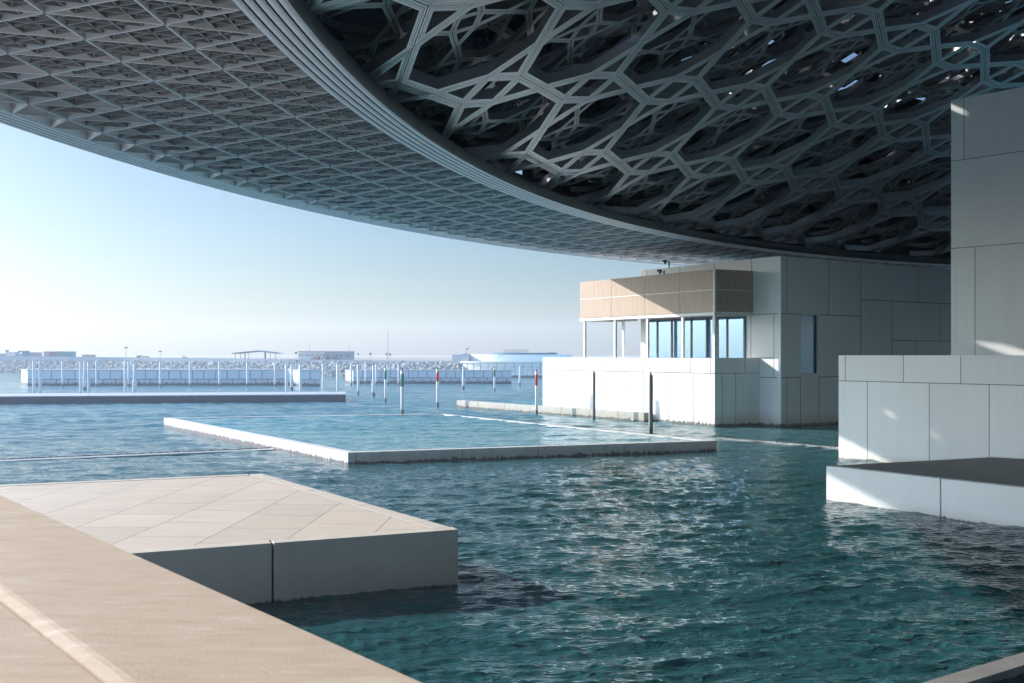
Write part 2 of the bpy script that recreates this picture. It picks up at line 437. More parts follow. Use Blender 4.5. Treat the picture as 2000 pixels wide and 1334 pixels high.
def star_lattice(name, off, scale, rot, up, prof, rmax, m, rmin=0.0):
    """Bars along the edges of a pattern of octagons, squares and triangles laid over the dome."""
    c, s = math.cos(rot), math.sin(rot)
    R = np.array([[c, -s], [s, c]]) * scale
    h = .3535534
    faces = [[(.5, 0), (h, h), (0, .5), (-h, h), (-.5, 0), (-h, -h), (0, -.5), (h, -h)],
             [(h, h), (1 - h, h), (1 - h, 1 - h), (h, 1 - h)],
             [(.5, 0), (1 - h, h), (h, h)], [(0, .5), (h, h), (h, 1 - h)],
             [(.5, 1), (h, 1 - h), (1 - h, 1 - h)], [(1, .5), (1 - h, 1 - h), (1 - h, h)]]
    nmax = int(34 / scale)
    ij = np.stack(np.meshgrid(np.arange(-nmax, nmax + 1), np.arange(-nmax, nmax + 1)), -1).reshape(-1, 2).astype(float)
    V, Q, K = [], [], []
    nv = 0
    for fc in faces:
        fc = np.array(fc)
        P = plan((ij[:, None, :] + fc[None]) @ R.T + np.array(off))
        ctr = P.mean(1)
        rc = np.hypot(ctr[:, 0] - DC[0], ctr[:, 1] - DC[1])
        P = P[(rc < rmax) & (rc > rmin)]
        x, y = P[..., 0], P[..., 1]
        ar = (x * np.roll(y, -1, 1) - np.roll(x, -1, 1) * y).sum(1)
        P[ar < 0] = P[ar < 0][:, ::-1]
        n, k = P.shape[:2]
        rings = []
        for d, dz in prof:
            q = offset_poly(P, d) if d > 0 else P
            rings.append(np.concatenate([q, zdome(q[..., 0], q[..., 1], up + dz)[..., None]], -1))
        for a in range(len(rings) - 1):
            V.append(rings[a].reshape(-1, 3)); V.append(rings[a + 1].reshape(-1, 3))
            base = nv + np.arange(n * k).reshape(n, k); nb = base + n * k
            Q.append(np.stack([base, nb, np.roll(nb, -1, 1), np.roll(base, -1, 1)], -1).reshape(-1, 4))
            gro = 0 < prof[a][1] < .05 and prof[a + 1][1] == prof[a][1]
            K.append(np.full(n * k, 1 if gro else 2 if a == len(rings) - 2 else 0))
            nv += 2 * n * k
    return quick_mesh(name, np.concatenate(V), np.concatenate(Q), [m, M['groove'], M['alu_side_shade'] if m is M['alu'] else M['mid_side_shade'] if m is M['alu_mid'] else m], ROOT, np.concatenate(K))


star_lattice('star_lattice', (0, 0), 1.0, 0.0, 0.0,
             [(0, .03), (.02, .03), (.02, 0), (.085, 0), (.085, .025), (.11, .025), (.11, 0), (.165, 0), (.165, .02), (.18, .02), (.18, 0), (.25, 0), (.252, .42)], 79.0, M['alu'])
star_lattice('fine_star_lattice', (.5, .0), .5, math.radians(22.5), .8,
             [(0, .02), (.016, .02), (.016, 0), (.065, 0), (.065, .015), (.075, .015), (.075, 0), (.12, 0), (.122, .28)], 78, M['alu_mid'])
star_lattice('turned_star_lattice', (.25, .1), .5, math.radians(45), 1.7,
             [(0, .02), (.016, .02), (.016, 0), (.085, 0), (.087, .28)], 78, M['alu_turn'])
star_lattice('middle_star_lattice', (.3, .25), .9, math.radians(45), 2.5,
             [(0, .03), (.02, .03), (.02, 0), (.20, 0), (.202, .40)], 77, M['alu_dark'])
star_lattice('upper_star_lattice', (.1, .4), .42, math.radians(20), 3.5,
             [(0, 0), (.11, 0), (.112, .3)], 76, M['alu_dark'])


def revolve(name, prof, n, mats, mi, a0=0.0, a1=2 * math.pi, drop=None):
    """Bands of revolution round the dome's axis; prof = [(r, z)]."""
    ang = np.linspace(a0, a1, n + 1)
    P = np.array([[(DC[0] + r * math.cos(t), DC[1] + r * math.sin(t), z) for t in ang] for r, z in prof])
    k = len(prof)
    idx = np.arange(k * (n + 1)).reshape(k, n + 1)
    q = np.stack([idx[:-1, :-1], idx[:-1, 1:], idx[1:, 1:], idx[1:, :-1]], -1)
    ms = np.repeat(np.array(mi), n)
    q = q.reshape(-1, 4)
    if drop is not None:
        kp = ~drop.reshape(-1); q = q[kp]; ms = ms[kp]
    return quick_mesh(name, P.reshape(-1, 3), q, mats, ROOT, ms)


def banded(r_out, r_in, bands, gap, z, depth, lipo, lipi):
    """Flat soffit band of several boards with open grooves, and its two upstands."""
    prof = [(r_out, z + lipo), (r_out, z)]; mi = [0]
    w = (r_out - r_in - gap * (bands - 1)) / bands
    r = r_out
    for b in range(bands):
        r2 = r - w
        prof.append((r2, z)); mi.append(0)
        if b < bands - 1:
            prof += [(r2, z + depth), (r2 - gap, z + depth), (r2 - gap, z)]; mi += [1, 1, 1]
            r = r2 - gap
    prof.append((r_in, z + lipi)); mi.append(0)
    return prof, mi


pr, mi = banded(77.4, 76.15, 5, .055, DH, .12, .55, .5)
mi[-1] = 2
revolve('ring_beam', pr, 720, [M['alu_light'], M['groove'], M['alu_dark']], mi)
pr, mi = banded(90.0, 88.7, 5, .04, DH, .12, .55, .5)
revolve('rim_fascia', pr, 720, [M['alu_light'], M['groove']], mi)


def soffit():
    """Diagrid of tapering fins between the ring beam and the rim, each triangle filled with a finer one."""
    rows = [77.42, 79.6, 82.1, 84.75, 87.4, 88.69]
    nn = 264; da = 2 * math.pi / nn
    sub = [4, 4, 4, 2, 1]
    rng = np.random.RandomState(3)

    def P(r, a): return np.stack([DC[0] + r * np.cos(a), DC[1] + r * np.sin(a)], -1)
    segs = {0: [], 1: [], 2: []}          # main, half, fine
    tris = []
    kk = np.arange(nn)
    for j in range(5):
        o0, o1 = (j % 2) / 2, ((j + 1) % 2) / 2
        lo = P(rows[j], (kk + o0) * da); lo2 = P(rows[j], (kk + 1 + o0) * da)
        sh = 0 if o1 > o0 else 1
        up = P(rows[j + 1], (kk + o1 + sh) * da); up2 = P(rows[j + 1], (kk + 1 + o1 + sh) * da)
        segs[0] += [(lo, up), (lo2, up)]
        if j: segs[0].append((lo, lo2))
        n = sub[j]
        for T in ((lo, lo2, up), (up, lo2, up2)):
            for i in range(1, n):
                t = i / n; lv = 1 if (n == 2 or i == 2) else 2
                a, b, c = T
                segs[lv] += [(a + (b - a) * t, a + (c - a) * t), (b + (a - b) * t, b + (c - b) * t), (c + (a - c) * t, c + (b - c) * t)]
            # covering panels
            a, b, c = T
            opn = rng.rand(nn) < (.07 if j < 3 else .22 if j == 3 else .16)
            for p in range(n):
                for q in range(n - p):
                    def X(u, v): return a + (b - a) * (u / n) + (c - a) * (v / n)
                    for cell in ([X(p, q), X(p + 1, q), X(p, q + 1)],) + (([X(p + 1, q), X(p + 1, q + 1), X(p, q + 1)],) if q < n - p - 1 else ()):
                        hole = (opn & (rng.rand(nn) < (.5 if n > 1 else .8)))
                        tris.append(np.stack(cell, 1)[~hole])
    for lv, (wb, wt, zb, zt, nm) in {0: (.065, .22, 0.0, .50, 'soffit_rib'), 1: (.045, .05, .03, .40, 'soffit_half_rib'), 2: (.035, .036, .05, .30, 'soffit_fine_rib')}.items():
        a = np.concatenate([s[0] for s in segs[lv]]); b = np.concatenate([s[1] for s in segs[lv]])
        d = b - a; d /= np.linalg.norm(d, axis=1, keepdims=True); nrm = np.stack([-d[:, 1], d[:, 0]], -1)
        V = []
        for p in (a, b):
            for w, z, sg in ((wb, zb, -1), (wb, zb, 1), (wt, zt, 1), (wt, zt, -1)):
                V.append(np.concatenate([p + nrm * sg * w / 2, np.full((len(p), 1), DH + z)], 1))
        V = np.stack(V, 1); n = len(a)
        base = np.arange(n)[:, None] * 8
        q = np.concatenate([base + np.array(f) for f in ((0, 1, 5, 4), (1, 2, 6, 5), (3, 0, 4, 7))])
        quick_mesh(nm, V.reshape(-1, 3), q, [M['alu_rib'] if lv == 0 else M['alu_fin_shade'], M['alu_light'] if lv == 0 else M['alu_soffit']], ROOT, np.repeat([1, 0, 0], n))  # light bottoms and darker sides: light and shade painted on the ribs
    T = np.concatenate(tris); n = len(T)
    V = np.concatenate([T, np.full((n, 3, 1), DH + .70)], -1).reshape(-1, 3)
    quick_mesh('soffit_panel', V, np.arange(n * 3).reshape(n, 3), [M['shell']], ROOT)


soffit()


def outer_shell():
    rs = (90 ** 2 + 24 ** 2) / 48
    zf = lambda r: DH + 1.2 + math.sqrt(rs * rs - r * r) - (rs - 24)
    prof = [(78.2, DH + .66)]
    zt = zf(78.2)
    for i in range(1, 8): prof.append((78.2, DH + .66 + (zt - DH - .66) * i / 7))
    r = 78.2
    while r > 4:
        r -= .9; prof.append((r, zf(r)))
    prof.append((.05, zf(.05)))
    n = 560; k = len(prof) - 1
    rng = np.random.RandomState(11)
    drop = rng.rand(k, n) < .09
    clus = rng.rand(k // 4 + 1, n // 4 + 1) < .16
    big = np.kron(clus, np.ones((4, 4), bool))[:k, :n]
    drop |= big & (rng.rand(k, n) < .33)
    drop[:8] = False
    for tx, ty in ((1935, 368), (1944, 563), (1937, 662)):        # openings that throw the sun spots on the tower
        t = ray_t(T0, TA, tx); w = T0 + TA * t; p = Vector((w[0], w[1], zof(ty, w[1]))) - TN.to_3d() * .02
        best = None
        for i in range(-9, 10):
            for j in range(-9, 10):
                q = p + TA.to_3d() * i * .09 + Vector((0, 0, j * .09))
                if CLEAR(q, sd):
                    c = sum(CLEAR(q + TA.to_3d() * u * .09 + Vector((0, 0, v * .09)), sd) for u in (-1, 0, 1) for v in (-1, 0, 1)) - .05 * (i * i + j * j) ** .5
                    if best is None or c > best[0]: best = (c, q)
        print('dapple', tx, ty, best)
        if best is None: continue
        q = best[1]; l = 5.0
        zs = np.array([a[1] for a in prof]); rsv = np.array([a[0] for a in prof])
        while l < 90:
            x = q + sd * l; r_ = math.hypot(x[0] - DC[0], x[1] - DC[1])
            zsh = zf(min(r_, 78.2)) if r_ < 78.2 else -1
            if r_ >= 78.2 or x[2] > zsh: break
            l += .05
        ia = int((math.atan2(x[1] - DC[1], x[0] - DC[0]) % (2 * math.pi)) / (2 * math.pi) * n)
        ir = min(range(k), key=lambda m_: abs(rsv[m_] - r_) + abs((zs[m_] + zs[m_ + 1]) / 2 - x[2]))
        drop[max(0, ir - 1):ir + 2, ia - 1:ia + 2] = False
        drop[ir, ia] = True
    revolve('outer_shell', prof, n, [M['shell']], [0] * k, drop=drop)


TD = 44.0
T0 = Vector(pd(1857.5, TD)[:2]); TA = Vector((1.770, -1.952)).normalized(); TN = Vector((-TA[1], TA[0]))
TN = TN if TN[0] > 0 else -TN
bpy.context.view_layer.update()
DG = bpy.context.evaluated_depsgraph_get()


def CLEAR(q, d):
    return not S.ray_cast(DG, q, d)[0]


outer_shell()

# ------------------------------------------------------------------ water
POOL = [at(680, 906), at(1400, 880), at(865, 808, .478), at(320, 816, .478)]
POOL = [Vector((p[0], p[1])) for p in POOL]
W1, W2 = at(0, 897.5, .02), at(529, 875, .02)
V1, V2 = at(1401.6, 855.5, .02), at(1637, 875, .02)
W0 = W1 + (W1 - W2) * 5
pe = POOL[1] + (POOL[2] - POOL[1]) * .36
V3 = V2 + (V2 - V1) * 4
LAGOON = [W0, W1, W2, POOL[0], POOL[1], pe, V1, V2, V3, Vector((150, -40)), Vector((150, -160)), Vector((-150, -160)), Vector((-150, W0[1]))]


def inside(poly, x, y):
    r = np.zeros(x.shape, bool); n = len(poly)
    for i in range(n):
        x0, y0 = poly[i][0], poly[i][1]; x1, y1 = poly[(i + 1) % n][0], poly[(i + 1) % n][1]
        if y0 == y1: continue
        c = ((y0 > y) != (y1 > y)) & (x < (x1 - x0) * (y - y0) / (y1 - y0) + x0)
        r ^= c
    return r


rngw = np.random.RandomState(5)
NW = 130
lam = np.where(np.arange(NW) < 26, np.exp(rngw.uniform(math.log(.9), math.log(4), NW)), np.exp(rngw.normal(math.log(.42), .45, NW)))
ang = np.where(rngw.rand(NW) < .75, rngw.normal(math.radians(97), math.radians(17), NW), rngw.normal(math.radians(60), math.radians(30), NW))
amp = np.where(np.arange(NW) < 26, .0030 * lam, .0052 * lam) * rngw.uniform(.6, 1.4, NW)
pha = rngw.uniform(0, 6.283, NW)


def waves(x, y, spacing, gain=1.0):
    z = np.zeros_like(x); dx = np.zeros_like(x); dy = np.zeros_like(x)
    gust = .62 + .5 * (.5 + .25 * np.sin(x * .31 + y * .17 + 1.0) + .25 * np.sin(y * .23 - x * .12) + .22 * np.sin(x * .9 + y * .55 + 2.) * np.sin(y * .41 - x * .2))
    chop = 1 + 1.9 * np.clip((y - 52) / 20, 0, 1)
    for l, a, am, ph in zip(lam, ang, amp, pha):
        kx, ky = math.cos(a) * 2 * math.pi / l, math.sin(a) * 2 * math.pi / l
        w = np.clip((l / spacing - 2.2) / 2.2, 0, 1) * am * gain * (gust if l < 1.5 else 1) * (chop if .8 < l < 3 else 1)
        t = kx * x + ky * y + ph
        s, c = np.sin(t), np.cos(t)
        z += w * c; q = .9
        dx -= q * w * s * math.cos(a); dy -= q * w * s * math.sin(a)
    return z, dx, dy


def water_sheet():
    r = np.concatenate([[.3, 2, 4, 6], np.exp(np.arange(math.log(7.5), math.log(190), .0038)), np.exp(np.linspace(math.log(192), math.log(6000), 60))])
    fine = np.radians(np.linspace(-32, 32, 1050)); rest = np.radians(np.linspace(32, 328, 90)[1:-1])
    th = np.concatenate([fine, rest])
    R, T = np.meshgrid(r, th, indexing='ij')
    x, y = R * np.sin(T), R * np.cos(T)
    sp = np.maximum(R * .0038, .02) * np.where(np.abs(T) < .6, 1, 40)
    z, dx, dy = waves(x, y, sp)
    lag = inside(LAGOON, x, y)
    far = np.clip(1 - (R - 120) / 200, 0, 1)
    co = np.stack([x + dx * far, y + dy * far, z * far + np.where(lag, 0, -.15)], -1)
    nr, nt_ = R.shape
    idx = np.arange(nr * nt_).reshape(nr, nt_)
    nx = np.roll(idx, -1, 1)
    q = np.stack([idx[:-1], idx[1:], nx[1:], nx[:-1]], -1).reshape(-1, 4)
    o = quick_mesh('water', co.reshape(-1, 3), q[:, ::-1], [M['water']], None)
    o.data.polygons.foreach_set('use_smooth', [True] * len(o.data.polygons))
    tag(o, 'rippled teal sea and lagoon water spreading from the stone landing to the far shore', None, kind='structure')


water_sheet()


def basin_water(name, poly, z, label, step=.12):
    xs = [p[0] for p in poly]; ys = [p[1] for p in poly]
    gx = np.arange(min(xs), max(xs), step); gy = np.arange(min(ys), max(ys), step)
    X, Y = np.meshgrid(gx, gy, indexing='ij')
    w, dx, dy = waves(X, Y, step * 1.2, .7)
    co = np.stack([X + dx, Y + dy, z + w], -1)
    i = np.arange(X.size).reshape(X.shape)
    q = np.stack([i[:-1, :-1], i[1:, :-1], i[1:, 1:], i[:-1, 1:]], -1)
    ins = inside(poly, X[:-1, :-1] + step / 2, Y[:-1, :-1] + step / 2)
    o = quick_mesh(name, co.reshape(-1, 3), q[ins], [M['poolwater']], None)
    o.data.polygons.foreach_set('use_smooth', [True] * len(o.data.polygons))
    return tag(o, label, kind='structure')


def inset2(poly, d):
    P = np.array([[(p[0], p[1]) for p in poly]])
    a = sum(P[0][i][0] * P[0][(i + 1) % len(poly)][1] - P[0][(i + 1) % len(poly)][0] * P[0][i][1] for i in range(len(poly)))
    q = offset_poly(P, d if a > 0 else -d)[0]
    return [Vector(p) for p in q]


def strip_joints(mb, p0, p1, items, m=1, w=.022, proud=.003):
    """Dark joints on the vertical face p0-p1 (outside to the right of p0->p1). items: ('v', t, z0, z1) or ('h', t0, t1, z)."""
    d = (Vector(p1) - Vector(p0)); d = Vector((d[0], d[1])).normalized(); n = Vector((d[1], -d[0]))
    for it in items:
        if it[0] == 'p':
            _, a, b, zl, zh, mi_ = it
            q = [Vector((p0[0], p0[1])) + d * s + n * o for s, o in ((a, -.01), (b, -.01), (b, .0015), (a, .0015))]
            mb.prism(q, zl, zh, mi_); continue
        if it[0] == 'v':
            _, t, z0, z1 = it; a, b, zl, zh = t - w / 2, t + w / 2, z0, z1
        else:
            _, a, b, z = it; zl, zh = z - w / 2, z + w / 2
        e = proud if it[0] == 'v' else proud + .0015
        q = [Vector((p0[0], p0[1])) + d * s + n * o for s, o in ((a, -.01), (b, -.01), (b, e), (a, e))]
        mb.prism(q, zl, zh, m)


# raised pool in the middle
pool = empty('raised_pool', (POOL[0][0], POOL[0][1], 0), 'long raised basin brimming with water, bright left wall and stained grey front wall', 'pool')
ZP = .478
inn = inset2(POOL, .42)
for i, nm in enumerate(('front', 'right', 'back', 'left')):
    j = (i + 1) % 4
    mb = MB(); mb.prism([POOL[i], POOL[j], inn[j], inn[i]], -1.2, ZP)
    ln = (POOL[j] - POOL[i]).length
    d = (POOL[j] - POOL[i]).normalized()
    if nm == 'front':
        its = [('v', ray_t(POOL[0], d, px), -1, ZP) for px in (695, 903, 1051, 1219)]
    else:
        its = [('v', t, -1, ZP) for t in np.arange(4.1, ln - 1, 4.1)]
    strip_joints(mb, POOL[i], POOL[j], its, w=.03)
    mb.build('basin_wall', [M['pool'], M['joint']], pool, bevel=.012)
basin_water('pool_water', inset2(POOL, .40), ZP - .035, 'turquoise rippled water filling the raised pool to its brim')


def weir(name, p, q, label, seed, lip=.9):
    rng = random.Random(seed); mb = MB()
    d = (Vector((q[0], q[1])) - Vector((p[0], p[1]))); ln = d.length; d.normalize(); n = Vector((-d[1], d[0]))
    P = Vector((p[0], p[1]))
    mb.prism([P - n * lip, P + d * ln - n * lip, P + d * ln - n * .05, P - n * .05], -1, .03, 2)  # added strip standing in for calm, sky-reflecting water at the crest
    mb.prism([P - n * .048, P + d * ln - n * .048, P + d * ln + n * .10, P + n * .10], -1, .06, 0)
    t = 0
    while t < min(ln, 45):
        w = rng.uniform(.06, .35)
        if rng.random() < .6:
            h = rng.uniform(.02, .06)
            c = P + d * (ln - t) + n * rng.uniform(.0, .06)
            mb.prism([c - d * w / 2 - n * .05, c + d * w / 2 - n * .05, c + d * w * .45 + n * .05, c - d * w * .45 + n * .05], -.2, .012 + h, 1)
        t += w + rng.uniform(0, .3)
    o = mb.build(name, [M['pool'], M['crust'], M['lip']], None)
    return tag(o, label, 'weir', 'overflow weirs of the lagoon')


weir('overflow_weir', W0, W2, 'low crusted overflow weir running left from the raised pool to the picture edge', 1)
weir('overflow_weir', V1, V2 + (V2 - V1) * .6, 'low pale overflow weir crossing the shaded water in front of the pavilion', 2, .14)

# ------------------------------------------------------------------ stone landing (left)
c1 = Vector(at(895, 1034, 1.09)[:2]); c2 = Vector(at(510, 925, 1.09)[:2])
f1 = Vector(at(270, 1080, 1.09)[:2]); b1 = Vector(at(0, 947, 1.09)[:2])
fd = (f1 - c1).normalized(); bd = (b1 - c2).normalized()
c3, c4 = c1 + fd * 22, c2 + bd * 22
land = empty('stone_landing', (c1[0], c1[1], 0), 'broad beige stone landing with diagonal paving standing in the teal water', 'landing')
gx = c1 + fd * ray_t(c1, fd, 533)
LZ = 1.09


def cut(p, q, k):  # shift inwards
    return p
inl = inset2([c1, c2, c4, c3], .34)
# core under the paving
mb = MB(); core = inset2([c1, c2, c4, c3], .36); mb.prism(core, -1.2, LZ - .004, 0)
mb.build('paving', [M['paving']], land)
gap = .022
# front coping in two lengths with an open joint, and the other copings
half = .345
nf = Vector((-fd[1], fd[0]));  nf = nf if nf.dot(c2 - c1) > 0 else -nf
mb = MB(); mb.prism([c1, gx - fd * gap, gx - fd * gap + nf * half, c1 + nf * half + (c2 - c1).normalized() * .0], -1.2, LZ, 0, 1)
mb.build('coping', [M['slabside'], M['cream_stone']], land, bevel=.008)
for o in [land.children[-1]]: pass
mb = MB(); mb.prism([gx + fd * gap, c3, c3 + nf * half, gx + fd * gap + nf * half], -1.2, LZ, 0, 1)
mb.build('coping', [M['slabside'], M['cream_stone']], land, bevel=.008)
sdn = (c2 - c1).normalized(); ns = Vector((-sdn[1], sdn[0])); ns = ns if ns.dot(fd) > 0 else -ns
s0 = c1 + nf * (half + .003) + sdn * 0
s0 = c1 + sdn * ((half + .004) / max(.2, nf.dot(sdn)))
mb = MB(); mb.prism([s0, c2, c2 + ns * half, s0 + ns * half], -1.2, LZ + .002, 0, 2)
for k in (.35, .62, .86):
    p = c1 + sdn * (c2 - c1).length * k
    mb.prism([p, p + sdn * .012, p + sdn * .012 + ns * half, p + ns * half], LZ - .05, LZ + .0045, 1)
mb.build('coping', [M['slabside'], M['joint'], M['cream_stone']], land, bevel=.0)
nb = Vector((-bd[1], bd[0])); nb = nb if nb.dot(c1 - c2) > 0 else -nb
mb = MB(); q0 = c2 + bd * (half + .05); mb.prism([q0, c4, c4 + nb * .28, q0 + nb * .28], -1.2, LZ + .001, 0, 1)
mb.build('coping', [M['slabside'], M['cream_stone']], land)

# ------------------------------------------------------------------ near parapet
ZT = 3.55
e0 = Vector(at(830, 1334, ZT)[:2]); e1 = Vector(at(0, 966.6, ZT)[:2])
ed = (e1 - e0).normalized(); en = Vector((-ed[1], ed[0])); en = en if en[0] < 0 else -en
g0 = Vector(at(272, 1334, ZT)[:2]); wo = abs((g0 - e0).dot(en))           # width of the outer coping stone
pa, pb = e0 - ed * 9, e1 + ed * .9
par = empty('terrace_parapet', (e0[0], e0[1], 0), 'nearest beige stone parapet, out of focus, with a slanted joint along its top, bottom left', 'parapet')


def sweep(name, prof, mats, parent):
    """Profile [(offset from the outer edge, z)] swept along the parapet."""
    mb = MB()
    pts = [[(*(p + en * o), z) for o, z in prof] for p in (pa, pb)]
    n = len(prof)
    for i in range(n):
        j = (i + 1) % n
        mb.face([pts[0][i], pts[0][j], pts[1][j], pts[1][i]])
    mb.face(pts[0][::-1]); mb.face(pts[1])
    return mb.build(name, mats, parent)


cw = .062
sweep('outer_coping', [(0, -1), (0, ZT - .006), (.006, ZT), (wo, ZT), (wo + cw * .35, ZT - .003), (wo + cw, ZT - .013), (wo + cw, -1)], M['stone'], par)
sweep('inner_coping', [(wo + cw + .011, -1), (wo + cw + .011, ZT - .024), (wo + cw + .016, ZT - .018), (wo + 1.6, ZT - .018), (wo + 1.6, -1)], M['stone'], par)

mb = MB(); i0 = wo + 1.602
mb.prism([pa + en * i0, pb + en * i0, pb + en * 60, pa + en * 60 - ed * 30, pa - ed * 60 + en * i0], -1.2, 2.55)
tag(mb.build('terrace_floor', M['granite'], None), 'stone terrace floor behind the near parapet', kind='structure')

# ------------------------------------------------------------------ platform and walls on the right
P0 = Vector(at(1614, 976, 0)[:2])
PZ = 1.077
Pb = Vector(at(1938, 892, PZ)[:2]); Pc_ = Vector(at(2000, 895.7, PZ)[:2])
dd = (Pc_ - Pb).normalized()
P4 = P0 - A * 16; Pe = Pb + dd * 16
plat = empty('water_platform', (P0[0], P0[1], 0), 'low white platform with a dark grey top jutting into the water, lower right', 'platform')
tj = ray_t(P0, -A, 1837)
nrm_in = Vector((B[0], B[1]))
mb = MB(); mb.prism([P0 + nrm_in * .3 + (Pb - P0).normalized() * .12, Pb, Pe, P4 + nrm_in * .3], -1.2, PZ - .012)
mb.build('top_slab', M['granite'], plat)
mb = MB(); a_ = P0; b_ = P0 - A * (tj - .022)
mb.prism([a_, b_, b_ + nrm_in * .298, a_ + (Pb - P0).normalized() * .30], -1.2, PZ)
mb.build('side_panel', [M['platside']], plat, bevel=.006)
mb = MB(); a_ = P0 - A * (tj + .022)
mb.prism([a_, P4, P4 + nrm_in * .298, a_ + nrm_in * .298], -1.2, PZ)
mb.build('side_panel', [M['platside']], plat, bevel=.006)

# low wall behind the platform
Lw = Vector(at(1638, 893, 0)[:2]); LWZ = 4.6
low = empty('low_wall', (Lw[0], Lw[1], 0), 'white panelled wall rising from the water behind the low dark-topped platform', 'wall')
mb = MB(); mb.prism([Lw, Lw - A * 22, Lw - A * 22 + B * .9, Lw + B * .9], -1.2, LWZ)
its = [('h', 0, 22, 3.454)]
its += [('v', ray_t(Lw, -A, px), 3.454, LWZ) for px in (1651, 1764.6, 1876.3)] + [('v', ray_t(Lw, -A, px), -1, 3.454) for px in (1694, 1815, 1932)]
ups = [.004] + [ray_t(Lw, -A, px) for px in (1651, 1764.6, 1876.3)] + [11, 21.9]; los = [.004] + [ray_t(Lw, -A, px) for px in (1694, 1815, 1932)] + [12, 21.9]
its += [('p', a_, b_, 3.46, LWZ - .004, 2 + i_ % 3) for i_, (a_, b_) in enumerate(zip(ups[1:-1], ups[2:]))] + [('p', a_, b_, -.9, 3.45, 2 + (i_ + 1) % 3) for i_, (a_, b_) in enumerate(zip(los[1:-1], los[2:]))]
# the visible face lies on the side away from B
strip_joints(mb, Lw, Lw - A * 22, [('h', it[1], it[2], it[3]) if it[0] == 'h' else it for it in its], w=.03)
mb.build('wall_face', [M['lowwall'], M['joint'], M['lowwall0'], M['lowwall1'], M['lowwall2']], low)
mb = MB(); mb.prism([Lw + B * .9 + A * 0, Lw - A * 22 + B * .9, Lw - A * 22 + B * 14, Lw + B * 14], -1.2, LWZ - .9)
mb.build('terrace_deck', M['granite'], low)

# tower
TD = 44.0
T0 = Vector(pd(1857.5, TD)[:2]); TA = Vector((1.770, -1.952)).normalized(); TN = Vector((-TA[1], TA[0]))
TN = TN if TN[0] > 0 else -TN
TZ = zof(196.1, TD)
tow = empty('white_tower', (T0[0], T0[1], 0), 'tall plain white panelled block filling the right edge under the dome', 'building')
mb = MB(); mb.prism([T0, T0 + TA * 14, T0 + TA * 14 + TN * 12, T0 + TN * 12], -1, TZ)
z1, z2 = zof(315.3, TD), zof(485.5, TD)
strip_joints(mb, T0, T0 + TA * 14, [('h', 0, 14, z1), ('h', 0, 14, z2), ('v', ray_t(T0, TA, 1882.5), z1, TZ), ('v', ray_t(T0, TA, 1904.6), 0, z2), ('v', ray_t(T0, TA, 1904.6) + 4.2, 0, z2), ('v', 4.5, z1, TZ), ('p', ray_t(T0, TA, 1882.5), 4.49, z1 + .02, TZ - .01, 2), ('p', .01, 13.9, z2 + .02, z1 - .02, 3), ('p', .01, ray_t(T0, TA, 1904.6), 0, z2 - .02, 3), ('p', ray_t(T0, TA, 1904.6) + .01, ray_t(T0, TA, 1904.6) + 4.19, 0, z2 - .02, 2)], w=.028)
mb.build('block_wall', [M['tower'], M['joint'], M['tower0'], M['tower1']], tow)

# coping of the sunk rill, bottom right corner
r0 = Vector(at(1796.7, 1334, .1)[:2]); r1 = Vector(at(2000, 1273, .1)[:2]); rd = (r1 - r0).normalized(); rn = Vector((rd[1], -rd[0]))
mb = MB()
a_, b_ = r0 - rd * 14, r1 + rd * 26
mb.prism([a_, b_, b_ + rn * .36, a_ + rn * .36], -1.2, .10)
o = mb.build('coping_wall', M['granite'], None, bevel=.012)  # dark granite carries the shade of this corner in its colour
tag(o, 'shaded grey concrete coping just above the water, bottom right corner', 'coping')

# ------------------------------------------------------------------ pavilion
PC = Vector(pd(1396, 66.3)[:2]); tl = ray_t(PC, A, 1060); PL = PC + A * tl
MC = Vector(pd(1525, 65.8)[:2])
PR = MC + A * ray_t(MC, A, 1484)
PT, BT, FL = 4.42, 11.14, 3.4
pav = empty('pavilion', (PC[0], PC[1], 0), 'white waterside pavilion with glazed terrace and tan woven screens, centre right', 'building')
rdn = (PR - PC).normalized(); rl = (PR - PC).length
# podium
mb = MB()
th = .32
nA = Vector((B[0], B[1])); nR = Vector((-rdn[1], rdn[0]))
mb.prism([PC, PL, PL + nA * th, PC + rdn * 0 + nA * th * .0 + nR * .0 + (nA * th)], -1.5, PT)
strip_joints(mb, PL, PC, [('h', 0, tl, 3.4)] + [('v', tl - ray_t(PC, A, px), 3.4, PT) for px in (1095, 1129.5, 1176.8, 1210.6, 1254.6, 1298.7, 1348.8, 1387.8)]
             + [('v', tl - ray_t(PC, A, px), -1, 3.4) for px in (1073.6, 1112, 1145, 1185, 1219, 1256.6, 1306.5, 1355)], w=.05)
pw = mb.build('podium_wall', [M['white'], M['joint']], pav)
mb = MB()
q = PC + nA * (th + .003)
s_ = PC + rdn * ((th + .003) / nA.dot(rdn))
mb.prism([PC + rdn * .0, PR, PR + nR * th, PC + nR * th + rdn * .0], -1.5, PT - .002)
strip_joints(mb, PC, PR, [('h', 0, rl, 3.4), ('v', ray_t(PC, rdn, 1455), 3.4, PT), ('v', ray_t(PC, rdn, 1410.3), -1, 3.4), ('v', ray_t(PC, rdn, 1437), -1, 3.4)], w=.03)
mb.build('podium_wall', [M['white'], M['joint']], pav)
MLt = ray_t(MC, A, 1251.5); ML = MC + A * MLt
mb = MB(); mb.prism([PC + nA * th + nR * .0, PL + nA * th, PL + nA * 7, PC + nA * 7 + A * 2], -1.5, FL)
mb.build('terrace_floor', M['stone'], pav)
mb = MB(); mb.prism([PL + nA * (th + .002), PL + nA * 6.6, PL + nA * 6.6 - A * .3, PL + nA * (th + .002) - A * .3], -1.4, PT - .003)
mb.build('podium_wall', [M['white'], M['joint']], pav)
